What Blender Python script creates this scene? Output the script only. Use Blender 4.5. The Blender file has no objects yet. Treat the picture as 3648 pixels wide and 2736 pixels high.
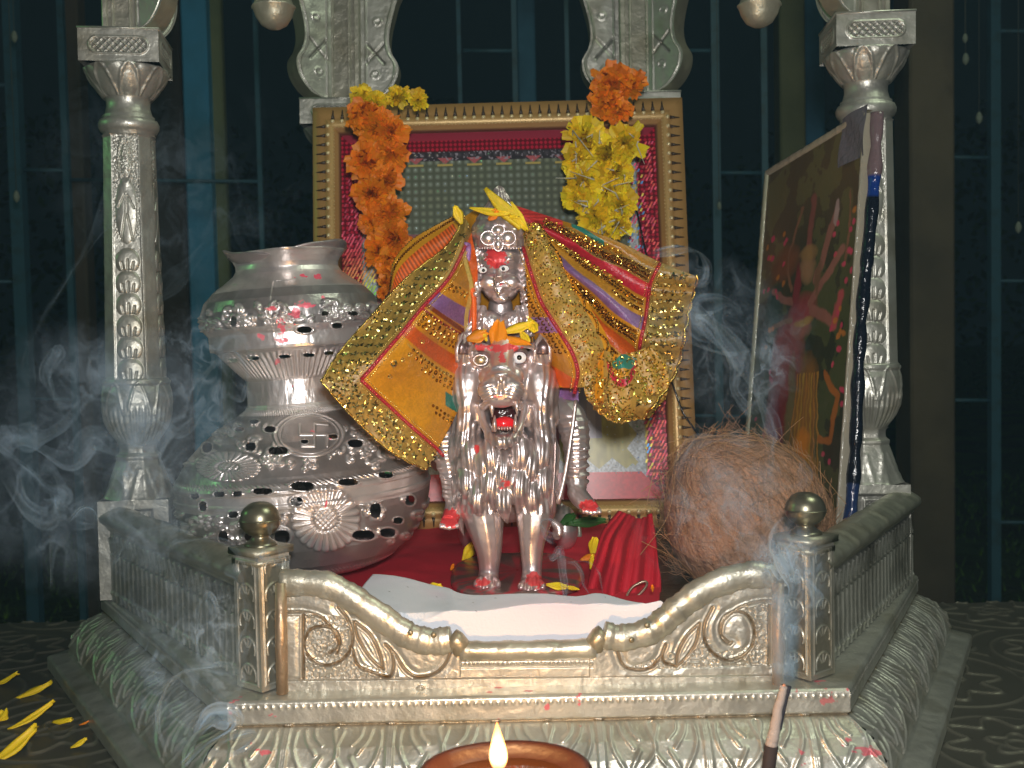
import bpy, math, random
import numpy as np
from mathutils import Vector, Matrix, Euler
R = math.radians
random.seed(7); rng = np.random.default_rng(7)
S = bpy.context.scene
# ---------------------------------------------------------------- camera
CAM = np.array([0.0, -0.585, 0.26]); PITCH, ROLL, F = 2.5, -1.2, 3750.0
cd = bpy.data.cameras.new('camera'); cam = bpy.data.objects.new('camera', cd); S.collection.objects.link(cam)
cd.sensor_width = 36; cd.lens = F/3648*36; cd.clip_start = 0.01; cd.clip_end = 200
RM = Matrix.Rotation(R(90-PITCH), 3, 'X') @ Matrix.Rotation(R(ROLL), 3, 'Z')
cam.matrix_world = Matrix.Translation(Vector(CAM)) @ RM.to_4x4(); S.camera = cam
cd.dof.use_dof = True; cd.dof.focus_distance = .68; cd.dof.aperture_fstop = 18
RN = np.array(RM)
# ---------------------------------------------------------------- world, lights, exposure
w = bpy.data.worlds.new('World'); S.world = w; w.use_nodes = True
nt = w.node_tree; bg = nt.nodes['Background']
sky = nt.nodes.new('ShaderNodeTexSky'); sky.sky_type = 'NISHITA'; sky.sun_disc = False
sky.sun_elevation = R(-6.0); sky.sun_rotation = R(200); sky.air_density = 1.5
nt.links.new(sky.outputs[0], bg.inputs[0]); bg.inputs[1].default_value = 0.10
bg2 = nt.nodes.new('ShaderNodeBackground'); bg2.inputs[0].default_value = (.0022, .0042, .0045, 1); bg2.inputs[1].default_value = 1.0; ads = nt.nodes.new('ShaderNodeAddShader')
nt.links.new(bg.outputs[0], ads.inputs[0]); nt.links.new(bg2.outputs[0], ads.inputs[1]); nt.links.new(ads.outputs[0], nt.nodes['World Output'].inputs[0])
S.view_settings.view_transform = 'Standard'; S.view_settings.look = 'None'; S.view_settings.exposure = 0.0; S.view_settings.gamma = 1
def lamp(name, kind, loc, power, col, size, target=None):
    l = bpy.data.lights.new(name, kind); o = bpy.data.objects.new(name, l); S.collection.objects.link(o)
    l.energy = power; l.color = col; o.location = loc
    if kind == 'AREA': l.size = size
    else: l.shadow_soft_size = size
    if target is not None:
        o.rotation_euler = (Vector(target)-Vector(loc)).to_track_quat('-Z', 'Y').to_euler()
    return o
# the compact camera's own flash, just above its lens
lamp('camera_flash', 'POINT', (0.012, -0.60, 0.31), 15.5, (1.0, 0.985, 0.95), 0.018)
# hall lamps either side of the shrine, seen in its edges
lamp('green_lamp', 'AREA', (-1.3, 0.1, 0.75), 0.45, (0.25, 1.0, 0.3), 0.05, (0, .3, .2))
lamp('hall_lamp', 'AREA', (0.75, -0.15, 1.5), 5.0, (0.85, 1.0, 0.75), 0.5, (0, .2, .1))
try: S.cycles.transparent_max_bounces = 32
except Exception: pass
# ---------------------------------------------------------------- picture <-> place
def P(x, y, Y):
    x = np.asarray(x, float); y = np.asarray(y, float); Y = np.asarray(Y, float)
    x, y, Y = np.broadcast_arrays(x, y, Y)
    d = np.stack([(x-1824)/F, -(y-1368)/F, -np.ones_like(x)], -1) @ RN.T
    return CAM + d*((Y-CAM[1])/d[..., 1])[..., None]
def Pz(x, y, z):
    d = np.array([(x-1824)/F, -(y-1368)/F, -1.0]) @ RN.T
    return CAM + d*((z-CAM[2])/d[2])
def to_px(W):
    c = (np.asarray(W, float)-CAM) @ RN
    return 1824+F*c[..., 0]/-c[..., 2], 1368-F*c[..., 1]/-c[..., 2]
def mpp(Y): return (Y-CAM[1])/F
# ---------------------------------------------------------------- numpy tools
def vnoise(x, y, seed=0):
    x = np.asarray(x, float); y = np.asarray(y, float)
    xi = np.floor(x); yi = np.floor(y); fx = x-xi; fy = y-yi
    fx = fx*fx*(3-2*fx); fy = fy*fy*(3-2*fy)
    def h(a, b):
        v = np.sin(a*127.1+b*311.7+seed*74.7)*43758.5453
        return v-np.floor(v)
    return (h(xi, yi)*(1-fx)+h(xi+1, yi)*fx)*(1-fy)+(h(xi, yi+1)*(1-fx)+h(xi+1, yi+1)*fx)*fy
def fbm(x, y, seed=0, o=4):
    s = 0; a = .5
    for k in range(o): s = s+a*vnoise(x*2**k, y*2**k, seed+k); a /= 2
    return s
def sstep(a, b, x):
    t = np.clip((x-a)/(b-a), 0, 1); return t*t*(3-2*t)
def dpoly(X, Y, pts):
    d = np.full(np.shape(X), 1e9)
    p = np.asarray(pts, float)
    for a, b in zip(p[:-1], p[1:]):
        ab = b-a; L = max(ab@ab, 1e-12)
        t = np.clip(((X-a[0])*ab[0]+(Y-a[1])*ab[1])/L, 0, 1)
        d = np.minimum(d, (X-a[0]-t*ab[0])**2+(Y-a[1]-t*ab[1])**2)
    return np.sqrt(d)
def spl(pts, n=8, closed=False):
    p = np.asarray(pts, float)
    if len(p) < 3: return p
    q = np.vstack([p[-1], p, p[0], p[1]]) if closed else np.vstack([2*p[0]-p[1], p, 2*p[-1]-p[-2]])
    out = []
    for i in range(1, len(q)-2):
        for t in np.arange(n)/n:
            out.append(.5*((2*q[i])+(-q[i-1]+q[i+1])*t+(2*q[i-1]-5*q[i]+4*q[i+1]-q[i+2])*t*t+(-q[i-1]+3*q[i]-3*q[i+1]+q[i+2])*t**3))
    if not closed: out.append(p[-1])
    return np.array(out)
def inpoly(X, Y, pts):
    X = np.asarray(X, float); ins = np.zeros(X.shape, bool); p = np.asarray(pts, float); n = len(p)
    for i in range(n):
        x1, y1 = p[i]; x2, y2 = p[(i+1) % n]
        if y1 == y2: continue
        c = ((y1 > Y) != (y2 > Y)) & (X < (x2-x1)*(Y-y1)/(y2-y1)+x1); ins ^= c
    return ins
def netsheet(net, nu, nv):
    """net[rows][cols] of (x,y,Y) -> (nv,nu,3) Catmull-Rom sheet in the same coordinates"""
    N = np.asarray(net, float)
    def cr(A, n):
        m = len(A); B = np.concatenate([(2*A[:1]-A[1:2]), A, (2*A[-1:]-A[-2:-1])])
        T = np.linspace(0, m-1-1e-9, n); i = T.astype(int); t = (T-i).reshape((-1,)+(1,)*(A.ndim-1))
        a, b, c, d = B[i], B[i+1], B[i+2], B[i+3]
        return .5*(2*b+(c-a)*t+(2*a-5*b+4*c-d)*t*t+(3*b-a-3*c+d)*t**3)
    Q = cr(N, nv); Q = cr(np.swapaxes(Q, 0, 1), nu)
    return np.swapaxes(Q, 0, 1)
def gnormals(G):
    du = np.gradient(G, axis=1); dv = np.gradient(G, axis=0); n = np.cross(du, dv)
    n /= np.linalg.norm(n, axis=-1, keepdims=True)+1e-12
    s = np.sign(np.sum(n*(CAM-G), axis=-1, keepdims=True)); s[s == 0] = 1
    return n*np.median(s)
# ---------------------------------------------------------------- mesh builder
class MB:
    def __init__(s): s.v = []; s.f = []; s.m = []; s.c = []; s.n = 0
    def add(s, V, Fc, mat=0, col=None):
        V = np.asarray(V, float).reshape(-1, 3); k = s.n; s.v.append(V); s.n += len(V)
        s.f += [tuple(i+k for i in f) for f in Fc]
        s.m += [mat]*len(Fc) if isinstance(mat, int) else list(mat)
        if col is None: col = (1, 1, 1, 1)
        col = np.asarray(col, float)
        if col.ndim == 1: col = np.tile(col if len(col) == 4 else np.append(col, 1), (len(V), 1))
        else:
            col = col.reshape(len(V), -1)
            if col.shape[1] == 3: col = np.hstack([col, np.ones((len(V), 1))])
        s.c.append(col); return s
    def grid(s, G, mat=0, col=None, mask=None, wrap=False):
        nv, nu = G.shape[:2]
        j = np.arange(nv-1)[:, None]; i = np.arange(nu if wrap else nu-1)[None, :]
        a = j*nu+i; b = j*nu+(i+1) % nu; c = (j+1)*nu+(i+1) % nu; d = (j+1)*nu+i
        Q = np.stack(np.broadcast_arrays(a, b, c, d), -1).reshape(-1, 4)
        if mask is not None:
            mk = mask.reshape(-1); Q = Q[mk[Q].all(1)]
        return s.add(G.reshape(-1, 3), Q.tolist(), mat, None if col is None else np.asarray(col))
    def box(s, c, size, mat=0, col=None, rot=None):
        x, y, z = [k/2 for k in size]
        V = np.array([(a*x, b*y, d*z) for a in (-1, 1) for b in (-1, 1) for d in (-1, 1)])
        if rot is not None: V = V @ np.array(rot).T
        return s.add(V+np.array(c), [(0, 1, 3, 2), (4, 6, 7, 5), (0, 4, 5, 1), (2, 3, 7, 6), (0, 2, 6, 4), (1, 5, 7, 3)], mat, col)
    def tube(s, path, r, seg=8, mat=0, col=None, flat=1.0, cap=True):
        p = np.asarray(path, float); n = len(p); r = np.broadcast_to(np.asarray(r, float), (n,))
        T = np.gradient(p, axis=0); T /= np.linalg.norm(T, axis=1, keepdims=True)+1e-12
        u = np.cross(T[0], (0, 0, 1.)); 
        if np.linalg.norm(u) < .1: u = np.cross(T[0], (1., 0, 0))
        u /= np.linalg.norm(u); U = []
        for t in T:
            u = u-t*(u@t); u /= np.linalg.norm(u)+1e-12; U.append(u)
        U = np.array(U); W = np.cross(T, U); a = np.arange(seg)/seg*2*np.pi
        G = p[:, None]+r[:, None, None]*(np.cos(a)[None, :, None]*U[:, None]+flat*np.sin(a)[None, :, None]*W[:, None])
        if col is not None and np.ndim(col) == 2: col = np.repeat(np.asarray(col)[:, None], seg, 1)
        k = s.n; s.grid(G, mat, col, wrap=True)
        if cap:
            s.f += [tuple(k+i for i in range(seg))[::-1], tuple(k+(n-1)*seg+i for i in range(seg))]; s.m += [mat, mat]
        return s
    def ell(s, c, r, nu=12, nv=8, mat=0, col=None, rot=None):
        th = np.linspace(0, np.pi, nv+1)[:, None]; ph = (np.arange(nu)/nu*2*np.pi)[None]
        r = np.broadcast_to(np.asarray(r, float), (3,))
        G = np.stack([np.sin(th)*np.cos(ph)*r[0], np.sin(th)*np.sin(ph)*r[1], np.cos(th)*r[2]+0*ph], -1)
        if rot is not None: G = G @ np.array(rot).T
        return s.grid(G+np.array(c), mat, col, wrap=True)
    def lathe(s, base, prof, n=32, mat=0, col=None, axis=(0, 0, 1), sides=0, off=0, hf=None, mask=None, cfun=None, dense=0, cham=0):
        pr = np.asarray(prof, float)
        if dense:
            t = np.concatenate([[0], np.cumsum(np.linalg.norm(np.diff(pr, axis=0), axis=1)+1e-9)]); q = np.linspace(0, t[-1], dense)
            pr = np.stack([np.interp(q, t, pr[:, 0]), np.interp(q, t, pr[:, 1])], 1)
        a = np.arange(n)/n*2*np.pi; r = pr[:, 0][:, None]+0*a; z = pr[:, 1][:, None]+0*a; A = a[None]+0*r
        if sides:
            q = 2*np.pi/sides; r = r*math.cos(q/2)/np.cos((A-off) % q-q/2)
        if cham: h_ = np.pi/2; r = r*np.minimum(1/np.cos((A-off+h_/2) % h_-h_/2), cham/np.cos((A-off) % h_-h_/2))
        ax = Vector(axis).normalized(); M = np.array(Vector((0, 0, 1)).rotation_difference(ax).to_matrix())
        def W(rr): return np.stack([rr*np.sin(A), -rr*np.cos(A), z], -1) @ M.T+np.array(base)
        mk = None; G = W(r)
        if hf is not None: G = W(r+hf(A, z, r, G))
        if mask is not None: mk = mask(A, z, r, G)
        c = col if cfun is None else cfun(A, z, r, W(r))
        return s.grid(G, mat, c, mask=mk, wrap=True)
    def obj(s, name, mats, parent=None, smooth=True, **kw):
        me = bpy.data.meshes.new(name); V = np.vstack(s.v); me.from_pydata(V.tolist(), [], s.f)
        if not isinstance(mats, (list, tuple)): mats = [mats]
        for m in mats: me.materials.append(m)
        me.polygons.foreach_set('material_index', s.m); me.polygons.foreach_set('use_smooth', [bool(smooth)]*len(s.f))
        ca = me.color_attributes.new('Col', 'FLOAT_COLOR', 'POINT'); ca.data.foreach_set('color', np.vstack(s.c).astype(np.float32).ravel())
        me.validate(); me.update()
        o = bpy.data.objects.new(name, me); S.collection.objects.link(o)
        put(o, parent); tag(o, **kw); return o
def put(o, parent):
    if parent is not None:
        o.parent = parent; o.matrix_parent_inverse = Matrix.Translation(-wloc(parent))
def wloc(o):
    return Vector(o['_w']) if '_w' in o else Vector((0, 0, 0))
def tag(o, label=None, cat=None, group=None, kind=None):
    if label: o['label'] = label
    if cat: o['category'] = cat
    if group: o['group'] = group
    if kind: o['kind'] = kind
    return o
def thing(name, label, cat, loc, group=None):
    o = bpy.data.objects.new(name, None); S.collection.objects.link(o); o.location = loc; o['_w'] = tuple(float(k) for k in loc)
    o.empty_display_size = .01
    return tag(o, label, cat, group)
# ---------------------------------------------------------------- materials
def mat(name, col=(1, 1, 1), metal=0, rough=.5, attr=False, bump=None, spec=.5, trans=0, coat=0, sub=0, two=None, emit=None, maskmetal=False, rnoise=0):
    m = bpy.data.materials.new(name); m.use_nodes = True; N = m.node_tree; b = N.nodes['Principled BSDF']; L = N.links
    b.inputs['Roughness'].default_value = rough; b.inputs['Metallic'].default_value = metal
    b.inputs['Specular IOR Level'].default_value = spec; b.inputs['Coat Weight'].default_value = coat
    tc = N.nodes.new('ShaderNodeTexCoord')
    src = None
    rgb = N.nodes.new('ShaderNodeRGB'); rgb.outputs[0].default_value = (*col, 1); src = rgb.outputs[0]
    if attr:
        at = N.nodes.new('ShaderNodeAttribute'); at.attribute_name = 'Col'
        mx = N.nodes.new('ShaderNodeMix'); mx.data_type = 'RGBA'; mx.blend_type = 'MULTIPLY'; mx.inputs[0].default_value = 1
        L.new(src, mx.inputs[6]); L.new(at.outputs['Color'], mx.inputs[7]); src = mx.outputs[2]
        if maskmetal:
            ml = N.nodes.new('ShaderNodeMath'); ml.operation = 'MULTIPLY'; ml.inputs[1].default_value = metal
            L.new(at.outputs['Alpha'], ml.inputs[0]); L.new(ml.outputs[0], b.inputs['Metallic'])
    if two:     # (second colour, scale, threshold low, high)
        nz = N.nodes.new('ShaderNodeTexNoise'); nz.inputs['Scale'].default_value = two[1]; nz.inputs['Detail'].default_value = 6
        L.new(tc.outputs['Object'], nz.inputs['Vector'])
        mr = N.nodes.new('ShaderNodeMapRange'); mr.inputs[1].default_value = two[2]; mr.inputs[2].default_value = two[3]
        L.new(nz.outputs[0], mr.inputs[0]); mx = N.nodes.new('ShaderNodeMix'); mx.data_type = 'RGBA'
        L.new(mr.outputs[0], mx.inputs[0]); L.new(src, mx.inputs[6]); mx.inputs[7].default_value = (*two[0], 1); src = mx.outputs[2]
    L.new(src, b.inputs['Base Color'])
    if rnoise:
        nz = N.nodes.new('ShaderNodeTexNoise'); nz.inputs['Scale'].default_value = 90; nz.inputs['Detail'].default_value = 5
        L.new(tc.outputs['Object'], nz.inputs['Vector'])
        mr = N.nodes.new('ShaderNodeMapRange'); mr.inputs[1].default_value = .3; mr.inputs[2].default_value = .7
        mr.inputs[3].default_value = rough-rnoise; mr.inputs[4].default_value = rough+rnoise
        L.new(nz.outputs[0], mr.inputs[0]); L.new(mr.outputs[0], b.inputs['Roughness'])
    if bump:    # (scale, strength, distance)
        last = None
        for sc, st, di in (bump if isinstance(bump[0], tuple) else [bump]):
            nz = N.nodes.new('ShaderNodeTexNoise'); nz.inputs['Scale'].default_value = sc; nz.inputs['Detail'].default_value = 4
            L.new(tc.outputs['Object'], nz.inputs['Vector'])
            bp = N.nodes.new('ShaderNodeBump'); bp.inputs['Strength'].default_value = st; bp.inputs['Distance'].default_value = di
            L.new(nz.outputs[0], bp.inputs['Height'])
            if last: L.new(last, bp.inputs['Normal'])
            last = bp.outputs[0]
        L.new(last, b.inputs['Normal'])
    if sub: b.inputs['Subsurface Weight'].default_value = sub; b.inputs['Subsurface Radius'].default_value = (.003, .002, .001)
    return m
SILVER = mat('embossed_silver', (.53, .52, .46), metal=.68, rough=.42, attr=True, maskmetal=True, bump=((70, .35, .004), (420, .25, .0008)), two=((.30, .27, .19), 26, .52, .8), rnoise=.08)
SILVERD = mat('tarnished_silver', (.50, .50, .43), metal=.75, rough=.36, attr=True, maskmetal=True, bump=((80, .4, .004), (500, .25, .0008)), two=((.16, .15, .11), 22, .45, .75), rnoise=.08)
POTM = mat('pot_silver', (.80, .75, .73), metal=.72, rough=.36, attr=True, maskmetal=True, bump=((60, .3, .003), (600, .15, .0006)), two=((.50, .43, .41), 30, .5, .8), rnoise=.08)
IDOLM = mat('idol_silver', (.75, .66, .65), metal=.78, rough=.34, attr=True, maskmetal=True, bump=(120, .25, .0015), rnoise=.06)
PAINT = mat('painted', rough=.4, attr=True)
MATTE = mat('matte', rough=.8, attr=True)
GLOSSK = mat('glossy_painted', rough=.16, attr=True, bump=(150, .5, .003))
BRASS = mat('old_brass', (.30, .28, .20), metal=.85, rough=.3, attr=True, two=((.13, .10, .05), 60, .45, .7))
PETAL = mat('petal', rough=.55, attr=True, bump=(300, .3, .001), sub=.25)
CLOTHM = mat('brocade', rough=.36, attr=True, bump=((900, .5, .0008), (120, .4, .003)), spec=.6)
GOLDM = mat('gold_sequin', (.95, .78, .36), metal=1, rough=.27, attr=True)
FABR = mat('cotton', rough=.85, attr=True, bump=(700, .3, .0006))
# ================================================================ ground, table, fence
g = MB(); n = 120
gx = np.linspace(-40, 40, n); gy = np.concatenate([np.linspace(-6, 8, 90), np.linspace(8.6, 60, 30)]); X, Y = np.meshgrid(gx, gy)
g.grid(np.stack([X, Y, -.78+.03*fbm(X, Y)], -1), col=np.stack([.13+.10*fbm(X*3, Y*3), .20+.12*fbm(X*3, Y*3), .04+0*X], -1))
GR = mat('grass_ground', rough=.9, attr=True, bump=((30, .8, .05), (8, .5, .1)), two=((.14, .13, .05), 3, .4, .7))
g.obj('ground', GR, kind='structure')
gr = MB(); q = np.random.default_rng(3)
for k in range(9000):
    x = q.uniform(-2.4, 3.4); y = q.uniform(.9, 7); h = q.uniform(.02, .06); a = q.uniform(0, 6.28); dx, dy = math.cos(a)*.004, math.sin(a)*.004
    l = q.uniform(-.02, .02, 2); z = -.765
    g_ = q.uniform(.6, 1.5); c = (.24*g_, .46*g_, .05*g_)
    gr.add([(x-dx, y-dy, z), (x+dx, y+dy, z), (x+l[0], y+l[1], z+h)], [(0, 1, 2)], col=c)
gr.obj('grass', MATTE, kind='stuff', label='short green grass on the ground behind the railing', cat='grass')
# table: a plywood top covered with embossed silver sheet
tb = thing('altar_table', 'dark embossed metal covered table top under the silver shrine', 'table', (0, .2, -.76))
TM = bpy.data.materials.new('embossed_table'); TM.use_nodes = True; N = TM.node_tree; b = N.nodes['Principled BSDF']; L = N.links
b.inputs['Metallic'].default_value = .6; b.inputs['Roughness'].default_value = .42; b.inputs['Base Color'].default_value = (.20, .185, .145, 1)
at = N.nodes.new('ShaderNodeAttribute'); at.attribute_name = 'Col'; mx = N.nodes.new('ShaderNodeMix'); mx.data_type = 'RGBA'; mx.blend_type = 'MULTIPLY'; mx.inputs[0].default_value = 1
mx.inputs[6].default_value = (.20, .185, .145, 1); L.new(at.outputs[0], mx.inputs[7]); L.new(mx.outputs[2], b.inputs['Base Color'])
def table_h(X, Y):
    """repoussé flowers and scrolls, cell 13 cm"""
    c = .125; u = (X/c) % 1-.5; v = (Y/c+.5*np.floor(X/c)) % 1-.5; r = np.hypot(u, v); a = np.arctan2(v, u)
    fl = .30+.06*np.cos(8*a); h = np.exp(-((r-fl)/.014)**2)+.8*np.exp(-((r-.12-.03*np.cos(5*a))/.014)**2)+.7*np.exp(-((r-.06)/.012)**2)
    sp = (r*7-a/(2*np.pi)) % 1; h = h+.7*np.exp(-((sp-.5)/.09)**2)*sstep(.36, .42, r)
    return h
tx = np.unique(np.concatenate([np.linspace(-.62, -.24, 330), np.linspace(-.24, .24, 40), np.linspace(.24, .62, 330)])); ty = np.linspace(-.2, .405, 520)
X, Y = np.meshgrid(tx, ty); H = table_h(X, Y)
t = MB().grid(np.stack([X, Y, .0018*H-.0012*fbm(X*20, Y*20)], -1), col=np.stack([.75+.5*np.clip(H, 0, 1)]*3, -1)); t.obj('table_sheet', TM, tb)
t = MB().box((0, .1025, -.019), (1.24, .605, .030), col=(.05, .035, .02)); t.obj('table_board', MATTE, tb, smooth=False)
for sx in (-.57, .57):
    for sy in (-.15, .36):
        MB().box((sx, sy, -.4), (.045, .045, .73), col=(.06, .04, .025)).obj('leg', MATTE, tb, smooth=False)
# railing behind
YF = 1.75
BLUEM = mat('blue_painted_steel', (.055, .15, .21), rough=.5, two=((.05, .085, .095), 30, .5, .8))
def vbar(x0, x1, w, Y, mt, y0=-300, y1=2400, col=(1, 1, 1)):
    a = P(x0, y0, Y); b_ = P(x1, y1, Y); a[2] = 1.1; b_[2] = -.78
    return MB().box((a+b_)/2, (w*mpp(Y), w*mpp(Y), 1.88), col=col)
rail = thing('steel_railing', 'blue painted steel railing of thin bars behind the shrine', 'railing', (0, YF, -.78))
xs = [75, 250, 935, 1650, 1845, 2030, 2550, 2722, 3372, 3535]; ww = [44, 22, 16, 14, 18, 14, 28, 22, 18, 34]
for x, wd in zip(xs, ww):
    vbar(x, x+12, wd, YF, BLUEM).obj('bar', BLUEM, rail, smooth=False)
for (x0, x1, y) in [(75, 250, 605), (250, 935, 640), (1650, 1845, 180), (1400, 1650, 640), (2550, 2722, 615), (2450, 2550, 180), (3372, 3535, 560), (3372, 3535, 1425), (3535, 3800, 110), (3535, 3800, 1860), (2300, 2550, 1050), (2400, 2722, 1480), (75, 250, 1420), (-300, 75, 300), (3535, 3800, 1000), (-300, 75, 1000)]:
    a = P(x0, y, YF); c = P(x1, y+(x0-x1)*-.01, YF)
    MB().tube([a, c], .0042, 6).obj('cross_bar', BLUEM, rail)
def post(name, x0, x1, Y, c1, c2, label, cat, group=None):
    m = mat(name+'_paint', c1, rough=.75, two=(c2, 6, .4, .65), bump=(25, .4, .01)); a = P(x0, 1100, Y); b_ = P(x1, 1100, Y)
    wd = b_[0]-a[0]; o = MB().box(((a[0]+b_[0])/2, Y, .2), (wd, min(.09, wd), 1.96))
    o.box(((a[0]+b_[0])/2, Y, -.74), (wd*1.25, min(.09, wd)*1.3, .06))
    ob = o.obj(name, m, smooth=False); bv = ob.modifiers.new('b', 'BEVEL'); bv.width = .004; tag(ob, label, cat, group)
post('wooden_post', 3215, 3372, 1.3, (.13, .10, .06), (.08, .062, .04), 'wide brown wooden post right of the rightmost silver pillar', 'post')
post('wooden_post', 255, 330, 2.0, (.14, .11, .075), (.09, .08, .055), 'dark brown post left of the left silver pillar', 'post')
post('wooden_post', 560, 690, 2.1, (.14, .11, .08), (.09, .085, .06), 'dark brown post behind the left silver pillar, beside the blue one', 'post')
post('blue_post', 690, 780, 1.9, (.08, .38, .66), (.07, .27, .42), 'broad blue post above the silver pot on the left', 'post')
post('olive_post', 782, 825, 1.92, (.26, .29, .14), (.18, .21, .10), 'narrow olive strip post touching the broad blue post on the left', 'post')
post('blue_post', 1862, 1925, 2.2, (.08, .24, .38), (.05, .14, .22), 'slim blue post above the middle of the framed picture', 'post')
post('olive_post', 2775, 2865, 1.9, (.22, .23, .11), (.16, .17, .08), 'olive post behind the top of the leaning poster', 'post')
post('blue_post', 2868, 2935, 2.0, (.07, .24, .40), (.05, .14, .22), 'blue post between the olive post and the right silver pillar', 'post')
# dark cloth of night trees beyond the railing
for k, (x, Y_, r, lab) in enumerate([(300, 9, 2.2, 'dark leafy bush far behind the railing on the left'), (1700, 10, 2.6, 'dark leafy bush far behind the framed picture'), (3300, 9.5, 2.3, 'dark leafy bush far behind the railing on the right')]):
    c = P(x, 1200, Y_); rt = thing('bush', lab, 'bush', (c[0], Y_, -.78)); bm = MB()
    for i in range(2600):
        d = q.normal(size=3); d /= np.linalg.norm(d); p = np.array([c[0], Y_, .9])+d*np.array([r, r*.6, r*.75])*q.uniform(.6, 1)**.5*(.8+.3*vnoise(d[0]*3+k*7, d[2]*3))
        if p[2] < -.75: continue
        e = q.normal(size=3); e /= np.linalg.norm(e); f = np.cross(e, d); f /= np.linalg.norm(f)+1e-9; s_ = q.uniform(.03, .07); gg = q.uniform(.05, .30)
        bm.add([p-e*s_, p+f*s_*.5, p+e*s_, p-f*s_*.5], [(0, 1, 2, 3)], col=(gg*.5, gg, gg*.4))
    bm.obj('foliage', MATTE, rt)
    MB().tube([(c[0], Y_, -.78), (c[0]+.05, Y_, .2), (c[0]-.1, Y_, .9)], [.09, .06, .03], col=(.06, .045, .03)).obj('trunk', MATTE, rt)
# pale flower buds hanging on threads
for (x, y, s_) in [(50, 110, 1), (58, 680, 1), (3438, 120, .8), (3440, 190, 1), (3488, 400, 1), (3628, 790, 1), (2562, 720, .7)]:
    a = P(x, y, 1.2); o = MB(); k = mpp(1.2)
    o.tube([a+(0, 0, .9), a], .0006, 4, col=(.10, .11, .09)); r_ = 13*k*s_
    o.lathe(a-(0, 0, 3.2*r_), [(0.0001, 0), (r_*.8, r_*.7), (r_, r_*1.8), (r_*.6, r_*2.9), (.0002, r_*3.4)], 12, col=(.22, .25, .20), hf=lambda A, z, r, G: -.15*r*np.abs(np.sin(A*2.5)))
    o.obj('hanging_bud', MATTE, label=('pale bud hanging on a thread, ' + {50: 'at the upper left corner', 58: 'left edge below the upper one', 3438: 'topmost of the four at the right', 3440: 'second of the four at the right', 3488: 'third down of the four at the right', 3628: 'lowest one at the right edge', 2562: 'just right of the framed picture'}[x]), cat='hanging bud', group='pale buds hanging on threads in the background')
# ================================================================ the silver shrine
def XY(x, Y): return np.array([P(x, 1500, Y)[0], Y])
FL, FR = XY(915, .022), XY(2866, .022)
LC, RC = XY(478, .262), XY(3130, .262)
BL, BR = XY(1228, .52), XY(2272, .52)
HEX = np.array([FL, FR, RC, BR, BL, LC]); HC = HEX.mean(0)
shr = thing('silver_shrine', 'hexagonal embossed silver shrine with pillars, low walls and a stepped base', 'shrine', (HC[0], HC[1], 0))
def offs(poly, d):
    out = []; n = len(poly)
    for i in range(n):
        p0, p1, p2 = poly[i-1], poly[i], poly[(i+1) % n]
        e1 = (p1-p0)/np.linalg.norm(p1-p0); e2 = (p2-p1)/np.linalg.norm(p2-p1)
        n1 = np.array([e1[1], -e1[0]]); n2 = np.array([e2[1], -e2[0]])
        m = (n1+n2); m /= m@n1
        out.append(p1+m*d)
    return np.array(out)
# moulding relief unit cell: u along (0..1), v from top (0) to bottom (1)
cell = [[(0, -.1), (.0, .98)], [(.022, .0), (.022, .9)], [(-.022, 0), (-.022, .9)],
        [(.5, .34), (.47, .2), (.455, .08), (.5, .02), (.545, .08), (.53, .2), (.5, .34)], [(.5, .34), (.5, .5), (.42, .66), (.28, .84), (.1, .98)], [(.5, .5), (.58, .66), (.72, .84), (.9, .98)],
        [(.1, .1), (.09, .3), (.12, .5), (.22, .75)], [(.9, .1), (.91, .3), (.88, .5), (.78, .75)], [(.27, .05), (.29, .2), (.36, .33)], [(.73, .05), (.71, .2), (.64, .33)], [(.36, .5), (.28, .7)], [(.64, .5), (.72, .7)],
        [(.18, .08), (.21, .26), (.3, .46)], [(.82, .08), (.79, .26), (.7, .46)]]
def cellh(u, v, W_, Hh, wd=.0011):
    h = 0*u
    for st in cell:
        for sh in (-1, 0, 1):
            s_ = spl(np.array([((a+sh)*W_, b*Hh) for a, b in st]), 4); h = np.maximum(h, np.exp(-(dpoly((u % 1)*W_, v*Hh, s_)/wd)**2))
    return h
names = ['front_base', 'right_base', 'base_side', 'back_base', 'base_side', 'left_base']
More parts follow.
